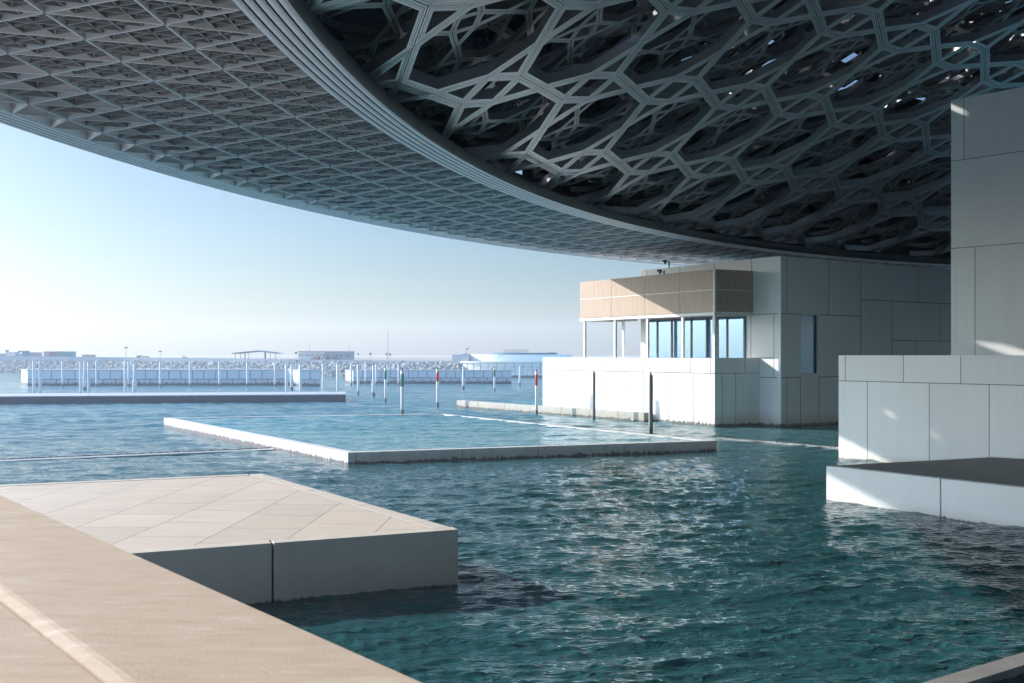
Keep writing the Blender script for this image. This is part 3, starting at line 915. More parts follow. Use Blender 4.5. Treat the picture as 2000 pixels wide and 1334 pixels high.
# main block: body set back behind its facing on the right face so that the slot window is a real recess
BL = 34.0; RC = .30
mb = MB()
bq = [MC - Vector(A) * 0 + A * RC, MC + A * MLt, MC + A * MLt + B * BL, MC + A * RC + B * BL]
mb.prism(bq, -1.5, BT)
nF = -B
tA = lambda px: ray_t(MC, A, px)
fj = [('h', RC, tA(1472), 3.12), ('v', tA(1395), 7.35, BT), ('v', tA(1328), 7.35, BT), ('v', tA(1263), 7.35, BT), ('h', RC, tA(1471), 7.35),
      ('v', tA(1468), 7.35, BT), ('v', tA(1511.5), 3.12, 7.35), ('v', tA(1466.5), 4.4, 7.35), ('h', tA(1511.5), tA(1466.5), 4.42)]
strip_joints(mb, MC + A * MLt, MC, [(('h', MLt - it[2], MLt - it[1], it[3]) if it[0] == 'h' else ('v', MLt - it[1], it[2], it[3])) for it in fj], w=.045)
mb.build('block_wall', [M['white'], M['joint']], pav)
t1, t2 = ray_t(MC, B, 1563.9), ray_t(MC, B, 1599.5)
zt_, zb_ = 7.32, 3.37
mb = MB()
for a_, b_, lo, hi in ((0, t1, -1.5, BT), (t2, BL, -1.5, BT), (t1, t2, zt_, BT), (t1, t2, -1.5, zb_)):
    mb.prism([MC + B * a_, MC + B * b_, MC + B * b_ + A * (RC - .002), MC + B * a_ + A * (RC - .002)], lo, hi)
tB = lambda px: ray_t(MC, B, px)
rj = [('h', 0, t1, 7.35), ('h', t2, tB(1680.7), 7.36), ('h', tB(1680.7), BL, 8.54), ('h', tB(1742.5), BL, 5.68), ('h', 0, t1, 3.12), ('h', t2, tB(1680.7) + 4, 3.12),
      ('v', tB(1536.8), 7.35, BT), ('v', tB(1536.8), -1, 3.12), ('v', tB(1618.6), 7.35, BT), ('v', tB(1680.7), 4, BT), ('v', tB(1742.5), 4, 8.54), ('v', tB(1794), 8.54, BT),
      ('v', tB(1836), 5.68, 8.54), ('v', tB(1790), 3, 5.68), ('v', t1 - .02, -1, 3.12), ('v', t2 + .02, -1, 3.36)]
strip_joints(mb, MC, MC + B * BL, rj, w=.045)
mb.build('block_wall', [M['white'], M['joint']], pav)
# slot window
mb = MB(); mb.prism([MC + B * (t1 + .02) + A * (RC - .06), MC + B * (t2 - .02) + A * (RC - .06), MC + B * (t2 - .02) + A * (RC - .004), MC + B * (t1 + .02) + A * (RC - .004)], zb_ + .02, zt_ - .02)
w_ = mb.build('slot_window', M['glassdark'], pav)
mb = MB()
for a_, b_ in ((t1 + .001, t1 + .07), (t2 - .07, t2 - .001)):
    mb.prism([MC + B * a_ + A * (RC - .1), MC + B * b_ + A * (RC - .1), MC + B * b_ + A * (RC - .003), MC + B * a_ + A * (RC - .003)], zb_ + .002, zt_ - .002)
o = mb.build('frame', M['wframe'], None); o.parent = w_; o.location = -Vector(pav.location) - w_.location + pav.location
o.location = (0, 0, 0)
# terrace glazing
cols = [1267, 1285.5, 1313.6, 1334, 1352, 1382, 1403, 1422, 1457]
zg0, zg1 = FL, 7.3
for i in range(len(cols) - 1):
    a_, b_ = tA(cols[i + 1]), tA(cols[i])
    q0, q1 = MC + A * a_, MC + A * b_
    mb = MB()
    for s0_, s1_ in ((a_, a_ + .09), (b_ - .05, b_)):
        mb.prism([MC + A * s0_ - B * .10, MC + A * s1_ - B * .10, MC + A * s1_ - B * .004, MC + A * s0_ - B * .004], zg0, zg1)
    mb.prism([MC + A * (a_ + .09) - B * .10, MC + A * (b_ - .05) - B * .10, MC + A * (b_ - .05) - B * .004, MC + A * (a_ + .09) - B * .004], zg1 - .09, zg1 - .001)
    w_ = mb.build('window', M['wframe'], pav)
    mb = MB(); mb.prism([MC + A * (a_ + .09) - B * .05, MC + A * (b_ - .05) - B * .05, MC + A * (b_ - .05) - B * .006, MC + A * (a_ + .09) - B * .006], zg0 + .001, zg1 - .092)
    g_ = mb.build('pane', M['glass'], None); g_.parent = w_
# canopy: beam frame, woven screens, columns
SB, ST = 7.50, 10.32
SC_ = PC; SLt = ray_t(SC_, A, 1133); SL_ = SC_ + A * SLt
nb_ = [SC_, SL_, SL_ + B * 3.3, ML + B * .35]
rt_end = MC + A * tA(1471)
mb = MB()
ins = .06
mb.prism([SC_ - B * .04, SL_ - B * .04, SL_ + B * .16, SC_ + B * .16], SB - .24, SB - .03)
mb.prism([SL_ + B * .162, SL_ + B * 3.3, SL_ + B * 3.3 - A * .2, SL_ + B * .162 - A * .2], SB - .24, SB - .032)
mb.prism([SL_ + B * 3.1 - A * .202, SL_ + B * 3.3 - A * .202, SL_ + B * 3.3 - A * 3.0, SL_ + B * 3.1 - A * 3.0], SB - .24, SB - .034)
rr_ = (rt_end - SC_).normalized(); rn_ = Vector((-rr_[1], rr_[0]))
mb.prism([SC_ + B * .162 + rr_ * .01, rt_end - rr_ * .03, rt_end - rr_ * .03 + rn_ * .18, SC_ + rn_ * .25 + B * .162], SB - .24, SB - .036)
# ceiling slats behind the screens
for k in range(7):
    p = SC_ + A * (1.2 + k * SLt / 7.2)
    mb.bar((*(p + B * .17), SB - .12), (*(p + B * 3.05), SB - .12), .08, .14)
mb.prism([SC_ + B * .2 + A * .4, SL_ + B * .2 - A * .3, SL_ + B * 3.05 - A * .3, SC_ + B * 3.05 + A * 2.2], SB + 2.5, SB + 2.56)
can = mb.build('canopy_frame', M['frame'], pav)


def sub(mb, name, mats, parent):
    o = mb.build(name, mats, None); o.parent = parent
    return o


edges = [1133, 1195, 1258.5, 1327.5, 1396]
for i in range(4):
    a_, b_ = ray_t(SC_, A, edges[i + 1]) + .012, ray_t(SC_, A, edges[i]) - .012
    if i == 3: a_ = .14
    mb = MB(); mb.prism([SC_ + A * a_ - B * .02, SC_ + A * b_ - B * .02, SC_ + A * b_ + B * .02, SC_ + A * a_ + B * .02], SB, ST)
    zm = SB + (ST - SB) * .52
    mb.prism([SC_ + A * (a_ + .01) - B * .026, SC_ + A * (b_ - .01) - B * .026, SC_ + A * (b_ - .01) - B * .018, SC_ + A * (a_ + .01) - B * .018], zm - .022, zm + .022, 1)
    sub(mb, 'screen_panel', [M['screen'], M['frame']], can)
mb = MB(); a_, b_ = .14, (rt_end - SC_).length
mb.prism([SC_ + rr_ * a_, SC_ + rr_ * b_, SC_ + rr_ * b_ + rn_ * .04, SC_ + rr_ * a_ + rn_ * .04], SB, ST)
mb.prism([SC_ + rr_ * (a_ + .01) - rn_ * .006, SC_ + rr_ * (b_ - .01) - rn_ * .006, SC_ + rr_ * (b_ - .01) + rn_ * .002, SC_ + rr_ * (a_ + .01) + rn_ * .002], zm - .022, zm + .022, 1)
sub(mb, 'screen_panel', [M['screen'], M['frame']], can)
mb = MB(); mb.prism([SL_ + B * .03, SL_ + B * 3.3, SL_ + B * 3.3 - A * .04, SL_ + B * .03 - A * .04], SB, ST); sub(mb, 'screen_panel', [M['screen']], can)
mb = MB(); mb.prism([SL_ + B * 3.3 - A * .05, SL_ + B * 3.3 - A * 3.0, SL_ + B * 3.26 - A * 3.0, SL_ + B * 3.26 - A * .05], SB, ST); sub(mb, 'screen_panel', [M['screen']], can)
mb = MB(); mb.prism([SC_ - B * .03 + A * .005, SC_ - B * .03 + A * .115, SC_ + rr_ * .115 + B * .02, SC_ + rr_ * .115 - rn_ * .01], SB - .02, ST + .01); sub(mb, 'corner_post', [M['frame']], can)
for px in (1140.3, 1199.8, 1263, 1332, 1398.5):
    t = max(ray_t(SC_, A, px), .12)
    p = SC_ + A * t + B * .10
    mb = MB(); mb.prism([p - A * .10 - B * .08, p + A * .10 - B * .08, p + A * .10 + B * .08, p - A * .10 + B * .08], FL, SB - .243)
    sub(mb, 'column', [M['frame']], can)
k_ = SL_ + B * 3.2; t = ray_t(k_, -A, 1218); p = k_ - A * t
mb = MB(); mb.prism([p - A * .10 - B * .08, p + A * .10 - B * .08, p + A * .10 + B * .08, p - A * .10 + B * .08], FL, SB - .243); sub(mb, 'column', [M['frame']], can)

# quay ledge at the pavilion's foot and the small basin behind it
LE0, LE1 = Vector(at(1261, 823.6, -.12)[:2]), Vector(at(892, 794.4, -.12)[:2])
ld = (LE1 - LE0).normalized(); lnn = Vector((ld[1], -ld[0])); lnn = lnn if lnn[0] > 0 else -lnn
led = empty('stone_ledge', (LE0[0], LE0[1], 0), 'low weathered concrete ledge along the foot of the pavilion', 'ledge')
ll = (LE1 - LE0).length
t_end = ray_t(LE0, ld, 1238)
mb = MB(); mb.prism([LE0 + ld * (t_end + .03), LE1, LE1 + lnn * .55, LE0 + ld * (t_end + .03) + lnn * .42], -1.2, .48)
strip_joints(mb, LE1, LE0, [('v', ll - ray_t(LE0, ld, px), -1, .48) for px in (933, 985, 1035, 1096, 1152, 1207)], w=.05)
mb.build('ledge_wall', [M['ledge'], M['joint']], led, bevel=.0)
mb = MB(); e_ = LE0 + ld * 0
mb.prism([LE0 - lnn * .18, LE0 + ld * t_end - lnn * .18, LE0 + ld * t_end + lnn * .42, LE0 + lnn * .42], -1.2, .52)
mb.build('end_block', M['ledge'], led)
bb = Vector(at(1058, 780, .47)[:2])
BAS = [LE1 + lnn * .5, LE1 + ld * .0 + (bb - LE1).normalized() * .5, bb + (bb - LE1).normalized() * 4, PL + A * .1 + B * 4, PL + A * .02, PL - B * .1]
mb = MB(); bdn = (bb - LE1).normalized(); bnn = Vector((-bdn[1], bdn[0]))
mb.prism([LE1 + bdn * .56, bb + bdn * 5, bb + bdn * 5 + bnn * .35, LE1 + bdn * .56 + bnn * .35], -1.2, .475)
mb.build('basin_rim', M['ledge'], led)
basin_water('basin_water', [LE1 + lnn * .3, LE1 + bdn * 1.0, bb + bdn * 4.5, PL + A * .05 + B * 4, PL + A * .05, PL - B * .2], .42, 'shallow strip of water held behind the concrete ledge beside the pavilion', .2)

# roof cameras
for px, py, top, lab in ((1301, 516, 506, 'dark security camera on a post at the roof edge of the pavilion'), (1290, 536, 531, 'small dark security camera peeping over the woven screen')):
    t = tA(px); base = MC + A * t + B * .3
    if top > 520: base = SC_ + A * ray_t(SC_, A, px) + B * .35
    zb0 = BT if top < 520 else SB + 2.56
    hgt = .55 if top < 520 else .55
    e = empty('security_camera', (base[0], base[1], zb0), lab, 'camera', 'security cameras on the pavilion roof')
    mb = MB(); mb.lathe([(.05, zb0), (.05, zb0 + hgt)], 10, base); mb.build('post', M['lantern'], e)
    mb = MB(); mb.bar((*base, zb0 + hgt - .1), (*(base + A * .45), zb0 + hgt - .1), .05, .05); mb.build('arm', M['lantern'], e)
    q = base + A * .45
    mb = MB(); mb.bar((*(q - B * .2), zb0 + hgt), (*(q + B * .15), zb0 + hgt + .03), .14, .15); mb.lathe([(.06, zb0 + hgt - .2), (.09, zb0 + hgt - .1), (.05, zb0 + hgt - .06)], 10, q); mb.build('camera_head', M['lantern'], e)

# ------------------------------------------------------------------ mooring piles
SEA = -.15


def pile(px, top, base, w, label, collar=None, cw=None, band=None, bm=None, lantern=None, dark=False, dist=None, tip=False):
    d = dist or F * (CH - SEA) / (base - HY)
    p = pd(px, d); zt = zof(top, d); r = w / F * d / 2
    name = 'marker_pile' if band or dark else 'mooring_pile'
    m = M['piledark'] if dark else M['pile']
    root = empty(name, (p[0], p[1], 0), label, 'pile', None)
    mb = MB(); mb.lathe([(r, -1.5), (r, zt - r * .25), (r * .8, zt)], 20, p); mb.build('shaft', m, root, smooth=True)
    if collar:
        zc = zof(collar, d); rc = cw / F * d / 2
        mb = MB(); mb.lathe([(rc, -1.5), (rc, zc - .12), (rc * .86, zc), (r * .9, zc + .02)], 20, p); mb.build('sleeve', m, root, smooth=True)
    if band:
        z0, z1 = zof(band[1], d), zof(band[0], d)
        mb = MB(); mb.lathe([(r * .98, z0), (r * 1.04, z0 + .01), (r * 1.04, z1 - .01), (r * .98, z1)], 20, p); mb.build('colour_band', bm, root, smooth=True)
    if lantern:
        zl = zof(lantern, d)
        mb = MB(); mb.lathe([(r * .55, zt), (r * .5, zt + (zl - zt) * .35), (r * .2, zt + (zl - zt) * .4), (r * .2, zt + (zl - zt) * .5), (r * .42, zt + (zl - zt) * .55), (r * .42, zt + (zl - zt) * .8), (r * .08, zl)], 12, p)
        mb.build('lantern', M['red'] if tip else M['lantern'], root, smooth=True)
    return root


G1 = 'mooring piles in front of the long breakwater'
DP = 112.0
near_ = [(65.9, 706, 5.2), (78.6, 706, 5.3), (157, 707.6, 4.9), (173, 708, 5.1), (244.4, 708, 5.0), (559.2, 711.4, 4.9), (586.6, 711.8, 4.9), (631, 711.8, 4.6), (659.4, 712.2, 4.6)]
nl = ['leftmost white pile, left one of a pair behind the dark pontoon', 'right one of the leftmost pair of white piles behind the dark pontoon',
      'white pile just left of the sleeved one in the trio behind the pontoon', 'white pile just right of the sleeved one in the trio behind the pontoon',
      'white pile left of the thick sleeved pile in the middle of the pontoon', 'white pile at the right end of the long breakwater, left of a sleeved one',
      'white pile in front of the bright end of the short breakwater block', 'white pile in open water just right of the short breakwater block',
      'white pile at the right tip of the dark pontoon']
for (px, tp, w), lb in zip(near_, nl): pile(px, tp, 0, w, lb, dist=DP)
pile(165.4, 706, 762, 4.2, 'white pile with thick lower sleeve in the middle of a trio, left', collar=734.4, cw=6.8)
pile(262.6, 711, 0, 5.0, 'white pile with the thickest lower sleeve, standing at the pontoon', collar=743.4, cw=8.4, dist=DP - 2)
pile(569.8, 712.4, 761.8, 3.8, 'white sleeved pile between two plain ones at the gap in the breakwater', collar=736.8, cw=6)
far_ = [(122.4, 705), (188.4, 705), (251.4, 706), (312.8, 706.6), (371.4, 706.8), (428.6, 707.6), (483, 708.2), (537, 708.8)]
for i, (px, tp) in enumerate(far_):
    pile(px, tp, 755.2, 4.1, '%s of the eight slim white piles spaced evenly along the breakwater face, from the left' % ('first', 'second', 'third', 'fourth', 'fifth', 'sixth', 'seventh', 'last')[i])
pile(686.2, 710.6, 753, 3.5, 'slim white pile before the bright end face of the right breakwater')
pile(699.5, 712.2, 771.5, 4.6, 'plain white pile in open water right of the pontoon tip')
pile(714.2, 710.4, 750, 3.2, 'thin far white pile touching the left part of the right breakwater')
pile(729.5, 713, 774, 4.2, 'white sleeved pile left of the farther green-banded one', collar=743.2, cw=7)
pile(734.6, 711.2, 752, 3.4, 'thin white pile half hidden behind a sleeved pile')
pile(756.5, 712.8, 752, 3.0, 'thin white pile half hidden behind the farther green-banded pile')
pile(778.4, 711.5, 753, 3.0, 'thin white pile just left of the nearest green-banded pile')
pile(905, 715.2, 760.2, 3.6, 'white sleeved pile in front of the right end of the breakwater', collar=737.4, cw=5.6)
pile(1015.4, 715.2, 752.4, 2.6, 'small far white sleeved pile before the round building', collar=732.6, cw=4.2)
pile(753, 719.5, 786, 4.9, 'white pile with green band and dark lantern, left of the nearest green one', band=(723, 740.5), bm=M['green'], lantern=715)
pile(785.7, 724, 809, 6.6, 'nearest white pile with a dark green band, right behind the raised pool', band=(730, 755), bm=M['green'], lantern=717.6)
pile(854.7, 721, 795, 5.5, 'white pile with a red band alone in open water beyond the pool', band=(726, 745), bm=M['red'], lantern=717.6)
pile(965.8, 719.4, 763.8, 3.4, 'small far white pile with green band at the right end of the breakwater', band=(721, 735.6), bm=M['green'], lantern=714.6)
pile(960.8, 716, 742, 2.4, 'smallest green-banded pile, peeping over the breakwater', band=(717.5, 726), bm=M['green'], lantern=713.5)
pile(1048, 725.4, 811, 5.5, 'white pile with red band and red tip beside the pavilion corner', band=(730.6, 752.6), bm=M['red'], lantern=720.6, tip=True)
pile(1160, 727.9, 820.7, 6.2, 'thinner grey-brown pile in front of the white pavilion podium', lantern=723, dark=True)
pile(1271, 732.8, 847.6, 8.4, 'thicker dark grey pile standing beside the pool edge before the podium', lantern=727, dark=True)

# ------------------------------------------------------------------ pontoon, breakwaters
q0, q1 = Vector(at(0, 790, SEA)[:2]), Vector(at(675, 785, SEA)[:2]); qd = (q0 - q1).normalized(); qn = Vector((qd[1], -qd[0])); qn = qn if qn[1] > 0 else -qn
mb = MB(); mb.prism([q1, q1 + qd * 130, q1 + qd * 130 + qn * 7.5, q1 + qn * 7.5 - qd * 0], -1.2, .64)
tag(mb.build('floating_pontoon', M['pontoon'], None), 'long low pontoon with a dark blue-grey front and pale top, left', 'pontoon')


def breakwater(pts_front, endpx, zt, depth, label, nj):
    a_, b_ = pts_front
    root = empty('breakwater', (a_[0], a_[1], 0), label, 'breakwater', 'concrete breakwater blocks')
    te = ray_t(a_, A, endpx)
    d = (b_ - a_).normalized(); ln = (b_ - a_).length
    mb = MB(); mb.prism([a_, b_, b_ + A * te + d * 0, a_ + A * te], -1.2, zt)
    js = np.linspace(0, ln, nj + 1)[1:-1]
    strip_joints(mb, a_, b_, [('v', t, .85, zt - .05) for t in js] + [('v', t + ln / nj * .45, -1, .8) for t in js] + [('h', 0, ln, .83)], w=.10, proud=.01)
    mb.build('block_wall', [M['quay'], M['joint']], root)
    mb = MB(); mb.prism([a_ - A * .1 - d * .1, b_ - A * .1 + d * .1, b_ + A * te + A * .1, a_ + A * te + A * .1 - d * .1], zt + .001, zt + .18)
    mb.build('coping', M['seawall'], root)


breakwater((pd(54, 157).xy, pd(557, 158.8).xy), 41.4, 2.2, 6, 'longest breakwater of blue-grey panels with a bright left end', 22)
breakwater((pd(587, 154.4).xy, pd(625, 154.4).xy), 562, 2.2, 5, 'short breakwater block with a broad bright left face between two longer ones', 2)
breakwater((pd(690, 169).xy, pd(999, 167.5).xy), 674.8, 1.95, 5, 'middle-length breakwater right of the gap, reaching toward the round building', 17)

# ------------------------------------------------------------------ far shore
shore = [(-700, 330, 4.5), (-200, 300, 4.5), (60, 285, 4.37), (240, 275, 4.04), (560, 245, 3.67), (700, 236, 3.46), (900, 222, 3.36), (1010, 216, 3.3)]
mb = MB()
for (p0, d0, z0), (p1_, d1, z1_) in zip(shore[:-1], shore[1:]):
    a_, b_ = pd(p0, d0), pd(p1_, d1)
    mb.face([(a_[0], a_[1], 1.5), (b_[0], b_[1], 1.5), (b_[0], b_[1], z1_), (a_[0], a_[1], z0)])
    a2, b2 = pd(p0, d0 + 1), pd(p1_, d1 + 1)
    mb.face([(a_[0], a_[1], z0), (b_[0], b_[1], z1_), (b2[0], b2[1], z1_), (a2[0], a2[1], z0)])
tag(mb.build('sea_wall', M['seawall'], None), 'long plain pale sea wall above the rock slope on the far shore', 'sea wall')
mb = MB()
mb.face([(*pd(p, d + .6).xy, 3.2) for p, d, z in shore] + [(900, 400, 3.2), (1500, 4000, 3.2), (-3000, 4000, 3.2), (-1200, 330, 3.2)])
tag(mb.build('far_ground', M['sand'], None), 'flat sandy ground behind the sea wall', kind='structure')

rng = random.Random(4)
mb = MB()
phi = (1 + 5 ** .5) / 2
ICO = [Vector(v).normalized() for v in ((-1, phi, 0), (1, phi, 0), (-1, -phi, 0), (1, -phi, 0), (0, -1, phi), (0, 1, phi), (0, -1, -phi), (0, 1, -phi), (phi, 0, -1), (phi, 0, 1), (-phi, 0, -1), (-phi, 0, 1))]
ICF = ((0, 11, 5), (0, 5, 1), (0, 1, 7), (0, 7, 10), (0, 10, 11), (1, 5, 9), (5, 11, 4), (11, 10, 2), (10, 7, 6), (7, 1, 8), (3, 9, 4), (3, 4, 2), (3, 2, 6), (3, 6, 8), (3, 8, 9), (4, 9, 5), (2, 4, 11), (6, 2, 10), (8, 6, 7), (9, 8, 1))
wl = [(-700, 325), (-200, 295), (20, 281), (240, 268), (560, 239), (650, 233), (900, 214), (960, 210)]


def interp(tab, x):
    for (a, b), (c, d) in zip(tab[:-1], tab[1:]):
        if a <= x <= c: return b + (d - b) * (x - a) / (c - a)
    return tab[-1][1]


for k in range(6500):
    px = rng.uniform(-260, 900); s = rng.random()
    d = interp(wl, px) - .5 + s * (interp([(a, b) for a, b, c in shore], px) - interp(wl, px) + .2)
    zz = -.3 + s * 3.0 + rng.uniform(-.15, .2)
    c = pd(px, d, zz); r = rng.uniform(.28, .68)
    i = len(mb.v); sc = Vector((rng.uniform(.7, 1.4), rng.uniform(.7, 1.3), rng.uniform(.6, 1.0)))
    rot = Vector((rng.random() - .5, rng.random() - .5, rng.random() - .5)).to_track_quat('Z', 'Y')
    for v in ICO:
        u = rot @ Vector((v[0] * sc[0], v[1] * sc[1], v[2] * sc[2])) * r * rng.uniform(.75, 1.2)
        mb.v.append(tuple(c + u))
    for f in ICF: mb.f.append(tuple(i + q for q in f)); mb.m.append(0)
tag(mb.build('rock_slope', M['rock'], None), 'tumbled pale boulders of the revetment below the far sea wall', kind='stuff')
mb = MB()
for (p0, d0), (p1_, d1) in zip(wl[:-1], wl[1:]):
    e0_, e1_ = interp([(a, b) for a, b, c in shore], p0) + .3, interp([(a, b) for a, b, c in shore], p1_) + .3
    mb.face([pd(p0, d0 + .8, -.6), pd(p1_, d1 + .8, -.6), pd(p1_, e1_, 2.4), pd(p0, e0_, 2.4)])
tag(mb.build('shore_bank', M['rock'], None), 'bank of earth under the boulders of the far shore', kind='structure')

# round building
DR = 228.0
rc_ = pd(1012, DR + 2)
rb_ = empty('round_building', (rc_[0], rc_[1], 0), 'white round two-tier building at the water with scaffolding on its roof', 'building')
R1, R2 = 15.4, 12.4
zt1, zt2 = zof(706, DR - 14), zof(692.5, DR - 12)
mb = MB(); mb.lathe([(R1, -1), (R1, zt1 - .3), (R1 + .35, zt1 - .3), (R1 + .35, zt1)], 96, rc_)
for k in range(26):
    a = math.pi + k * math.pi / 25
    p = Vector((rc_[0] + (R1 + .02) * math.cos(a), rc_[1] + (R1 + .02) * math.sin(a)))
    mb.bar((*p, .6), (*p, zt1 - .3), .06, .06, 1)
mb.build('lower_tier', [M['drum'], M['joint']], rb_)
mb = MB(); mb.lathe([(R2 + .5, zt1 + .001), (R2, zt2)], 96, rc_)
mb.build('upper_tier', M['drum'], rb_)
mb = MB(); mb.lathe([(R1 + .9, -1), (R1 + .9, .35)], 96, rc_)
for k in range(40):
    a = math.pi + k * math.pi / 39
    p = Vector((rc_[0] + (R1 + .8) * math.cos(a), rc_[1] + (R1 + .8) * math.sin(a))); mb.bar((*p, .35), (*p, 2.2), .05, .05, 1)
    a2 = math.pi + (k + 1) * math.pi / 39; p2 = Vector((rc_[0] + (R1 + .8) * math.cos(a2), rc_[1] + (R1 + .8) * math.sin(a2)))
    if k < 39: mb.bar((*p, 2.15), (*p2, 2.15), .05, .06, 1)
mb.build('walkway', [M['quay'], M['greyb']], rb_)
mb = MB(); a_ = pd(883, 222); b_ = pd(914, 220)
mb.prism([a_, b_, b_ + Vector((1, 8, 0)), a_ + Vector((0, 8, 0))], 1, zof(692.5, 222)); mb.build('side_block', M['seawall'], rb_)
mb = MB(); mb.lathe([(7.6, zt2), (7.6, zof(690, DR)), (7.2, zof(689.2, DR))], 48, (rc_[0] + 1.5, rc_[1])); mb.build('roof_deck', M['bluesteel'], rb_)
mb = MB()
for i in range(15):
    x = rc_[0] - 3.2 + i * .42 * .9; mb.bar((x, rc_[1] - 4, zof(690, DR)), (x, rc_[1] - 4, zof(681, DR)), .05, .05)
for zz in (684.5, 687.5): mb.bar((rc_[0] - 3.0, rc_[1] - 4, zof(zz, DR)), (rc_[0] + 2.4, rc_[1] - 4, zof(zz, DR)), .05, .05)
mb.build('scaffolding', M['bluesteel'], rb_)
o = MB(); p = pd(1078, DR); o.prism([(p[0] - .72, p[1] - 1), (p[0] + .72, p[1] - 1), (p[0] + .72, p[1] + 1), (p[0] - .72, p[1] + 1)], zt2 - .5, zof(688.5, DR))
tag(o.build('roof_cabin', M['bluesteel'], None), 'small blue cabin on the roof edge of the round building', 'cabin')
p = pd(909, 225); mb = MB(); mb.bar((p[0], p[1], zof(694, 225)), (p[0] + .25, p[1], zof(681, 225)), .1, .1); mb.bar((p[0] + .1, p[1], zof(682, 225)), (p[0] + .75, p[1], zof(680, 225)), .25, .2)
mb.bar((p[0] - .7, p[1], zof(692.5, 225)), (p[0] + .9, p[1], zof(692.5, 225)), .3, .25)
tag(mb.build('floodlight', M['bluesteel'], None), 'small blue floodlight on an arm on the roof left of the round building', 'floodlight')

# things on the far shore
DF = 320.0
GZ = 3.2


def fbox(mb, px0, px1, top, d=DF, depth=4.0, m=0, z0=GZ):
    a_, b_ = pd(px0, d), pd(px1, d)
    mb.prism([(a_[0], a_[1]), (b_[0], b_[1]), (b_[0], b_[1] + depth), (a_[0], a_[1] + depth)], z0, zof(top, d), m)


for px0, px1, mm, lb in ((85, 95.5, 'pink', 'pale pink shipping container, left end of the row on the far shore'), (95.7, 110, 'mauve', 'mauve shipping container beside the pink one on the far shore'),
                         (110.2, 124.5, 'teal', 'teal shipping container in the middle of the row on the far shore'), (124.7, 138, 'teal', 'teal shipping container, right end of the row on the far shore')):
    mb = MB(); fbox(mb, px0, px1, 686.3)
    a_, b_ = pd(px0, DF), pd(px1, DF)
    for k in range(12):
        x = a_[0] + (b_[0] - a_[0]) * (k + .5) / 12
        mb.prism([(x - .03, DF - .04), (x + .03, DF - .04), (x + .03, DF + .01), (x - .03, DF + .01)], GZ + .1, zof(686.6, DF))
    tag(mb.build('shipping_container', M[mm], None), lb, 'container', 'shipping containers in a row on the far shore')

ind = empty('site_buildings', (*pd(36, DF).xy, GZ), 'cluster of low grey site sheds at the far left of the shore', 'sheds')
mb = MB(); fbox(mb, -60, 11, 690.5); fbox(mb, 30, 52, 689); fbox(mb, 52.2, 71, 688); mb.build('shed', M['greyb'], ind)
mb = MB(); fbox(mb, 11.2, 29.8, 687.5); mb.build('pale_shed', M['cream'], ind)
mb = MB(); fbox(mb, 35, 52, 685.2, DF + 1, 2, z0=zof(689, DF)); mb.build('roof_plant', M['bluesteel'], ind)
mb = MB(); p = pd(13.5, DF + 1); mb.lathe([(.5, zof(687.5, DF)), (.5, zof(684.5, DF)), (.75, zof(684, DF)), (.75, zof(683.2, DF))], 10, p); mb.build('vent', M['greyb'], ind)
mb = MB(); p = pd(46, DF - .8); mb.lathe([(1.1, GZ + 1.0), (1.1, GZ + 1.9), (.7, GZ + 2.5)], 14, p); mb.build('tank', M['teal'], ind)

for px, top, w, lb in ((246.3, 679.8, 7, 'taller light mast with a wide lamp head on the far shore'), (313, 687, 5.5, 'shorter light mast with a wide lamp head on the far shore')):
    p = pd(px, DF); e = empty('light_mast', (p[0], p[1], GZ), lb, 'light mast')
    mb = MB(); mb.lathe([(.10, GZ), (.06, zof(top, DF))], 8, p); mb.build('pole', M['greyb'], e)
    mb = MB(); hw = w / 2 / F * DF
    mb.bar((p[0] - hw, p[1], zof(top, DF)), (p[0] + hw, p[1], zof(top, DF)), .3, .12)
    for k in range(4):
        x = p[0] - hw * .85 + hw * 1.7 * k / 3; mb.bar((x - .11, p[1], zof(top, DF) + .14), (x + .11, p[1], zof(top, DF) + .14), .25, .3)
    mb.build('lamp_head', M['bluesteel'], e)

shed = empty('open_shed', (*pd(497, DF).xy, GZ), 'open-sided shed with a thin blue pitched roof on the far shore', 'shed')
mb = MB()
x0, xm, x1 = pd(453, DF)[0], pd(502, DF)[0], pd(543, DF)[0]
ze, zr = zof(689.3, DF), zof(684.6, DF)
for xa, za, xb, zb in ((x0, ze, xm, zr), (xm, zr, x1, ze)):
    mb.face([(xa, DF, za), (xb, DF, zb), (xb, DF + 9, zb), (xa, DF + 9, za)]); mb.face([(xa, DF, za - .28), (xb, DF, zb - .28), (xb, DF, zb), (xa, DF, za)])
    mb.face([(xa, DF, za - .28), (xa, DF + 9, za - .28), (xb, DF + 9, zb - .28), (xb, DF, zb - .28)])
mb.build('roof', M['bluesteel'], shed)
for px in (456.5, 459.5, 465, 478.5, 484.5, 507, 512, 516.5, 527.5, 538):
    p = pd(px, DF + rng.choice((.3, 4, 8))); p = Vector((pd(px, DF)[0], p[1]))
    zz = ze + (zr - ze) * max(0, 1 - abs(px - 502) / 49) - .2
    mb = MB(); mb.lathe([(.09, GZ), (.09, zz)], 6, p); mb.build('post', M['bluesteel'], shed)

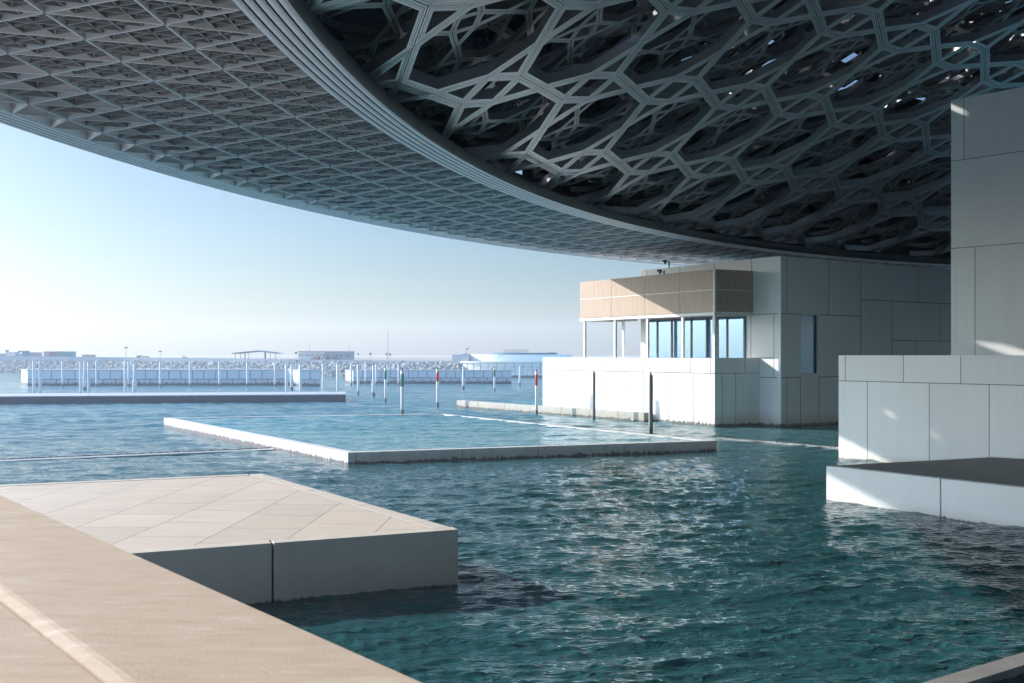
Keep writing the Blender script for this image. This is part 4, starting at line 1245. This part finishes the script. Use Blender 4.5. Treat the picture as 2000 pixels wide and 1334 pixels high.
off = empty('site_office', (*pd(632, DF).xy, GZ), 'long cream two-storey site office with rows of windows on the far shore', 'office')
mb = MB(); fbox(mb, 583, 634.5, 687.3, depth=8); mb.build('wall', M['cream'], off)
mb = MB(); fbox(mb, 634.7, 684.5, 687.6, depth=8); mb.build('wall', M['greyb'], off)
mb = MB(); fbox(mb, 582, 685.5, 685.8, DF - .3, 8.6, z0=zof(687.2, DF)); mb.build('roof', M['greyb'], off)
for px in (585.5, 590.5, 597.5, 602.5, 607.5, 611.5, 619, 625, 632):
    mb = MB(); fbox(mb, px - 1.1, px + 1.1, 691.3, DF - .06, .05, z0=zof(696, DF)); mb.build('window', M['bluewin'], off)
for px, w in ((640.5, 2.8), (657, 2), (666.5, 2.2), (679, 2)):
    mb = MB(); fbox(mb, px - w, px + w, 692, DF - .06, .05, z0=zof(697, DF)); mb.build('window', M['bluewin'], off)

for px, top, w, lb in ((604.5, 669, .09, 'tall thin mast above the roof of the site office'), (597.5, 680, .07, 'short thin mast above the left part of the site office'),
                       (682.5, 671, .07, 'thin mast at the right end of the site office'), (757.8, 645, .13, 'tallest thin mast on the far shore, beside two blue boards'),
                       (1052.5, 675.5, .06, 'thin mast behind the round building')):
    p = pd(px, DF + 5); mb = MB(); mb.lathe([(w, GZ), (w * .6, zof(top, DF + 5))], 6, p)
    mb.lathe([(w * 1.6, zof(top + 6, DF + 5)), (w * 1.6, zof(top + 5.5, DF + 5))], 6, p)
    tag(mb.build('radio_mast', M['greyb'], None), lb, 'mast', 'thin masts on the far shore')
for px, y0, y1, w, lb in ((578.3, 687.3, 691, 4.6, 'blue board on a post left of the site office'), (699.5, 689.8, 692.8, 3.2, 'smallest blue board on a post right of the site office'),
                          (723.5, 689.3, 693, 4.8, 'blue board on a post, second to the right of the site office'), (755.5, 690, 693.6, 4.4, 'left one of two blue boards side by side below the tallest mast'),
                          (762, 690.3, 694, 4.2, 'right one of two blue boards side by side below the tallest mast')):
    p = pd(px, DF - 4); e = empty('sign_board', (p[0], p[1], GZ), lb, 'sign board', 'blue boards on the far shore'); hw = w / 2 / F * DF
    mb = MB(); mb.lathe([(.06, GZ), (.06, zof(y1, DF))], 6, p); mb.build('post', M['greyb'], e)
    mb = MB(); mb.bar((p[0] - hw, p[1] - .1, zof((y0 + y1) / 2, DF)), (p[0] + hw, p[1] - .1, zof((y0 + y1) / 2, DF)), .08, (y1 - y0) / F * DF); mb.build('board', M['bluesteel'], e)


def shrub(px, w, h, lb, seed):
    rr = random.Random(seed); mb = MB(); d = DF - 6; c = pd(px, d)
    for k in range(90):
        u = rr.uniform(-1, 1); s = (1 - u * u) ** .5
        p = Vector((c[0] + u * w, d + rr.uniform(-1, 1), GZ + abs(rr.gauss(0, .45)) * h * s))
        a, b = Vector((rr.uniform(-1, 1), rr.uniform(-1, 1), rr.uniform(-.5, 1))) * .35, Vector((rr.uniform(-1, 1), rr.uniform(-1, 1), rr.uniform(-.5, 1))) * .35
        mb.face([p, p + a, p + a + b, p + b])
    tag(mb.build('shrub', M['shrub'], None), lb, 'shrub', 'dry shrubs on the far shore')


shrub(632, 1.9, 2.0, 'darkest dry shrub in front of the middle of the site office', 1)
shrub(651, 2.2, 1.3, 'low reddish shrub in front of the right part of the site office', 2)
shrub(617, 1.2, 1.0, 'small dry shrub in front of the cream part of the site office', 3)
shrub(361, 1.2, .9, 'small reddish shrub alone on the far sea wall, left of the open shed', 4)
for px0, px1, top, mm, lb in ((160, 177, 693.3, 'pink', 'small pale pink cabin on the far shore right of the containers'), (275, 283, 696, 'cream', 'small cream cabin between the two light masts'),
                              (266.8, 269, 695, 'bluesteel', 'small dark blue box between the two light masts')):
    mb = MB(); fbox(mb, px0, px1, top); fbox(mb, px0 - .6, px1 + .6, top - .6, DF - .2, 4.4, z0=zof(top, DF))
    tag(mb.build('site_cabin', M[mm], None), lb, 'cabin')

# ------------------------------------------------------------------ air
HAZE = True
if HAZE:
    mb = MB(); mb.prism([(-1500, -200), (900, -200), (900, 1500), (-1500, 1500)], -2.5, 48)
    hz, nt, p = mat('haze_air')
    nt.nodes.remove(p)
    v = nt.nodes.new('ShaderNodeVolumePrincipled'); v.inputs['Color'].default_value = (.92, .97, 1, 1); v.inputs['Density'].default_value = .00062; v.inputs['Anisotropy'].default_value = .2
    nt.links.new(v.outputs[0], nt.nodes['Material Output'].inputs['Volume'])
    o = mb.build('haze', hz, None)
    tag(o, 'thin pale sea haze over the water and the far shore', kind='stuff')
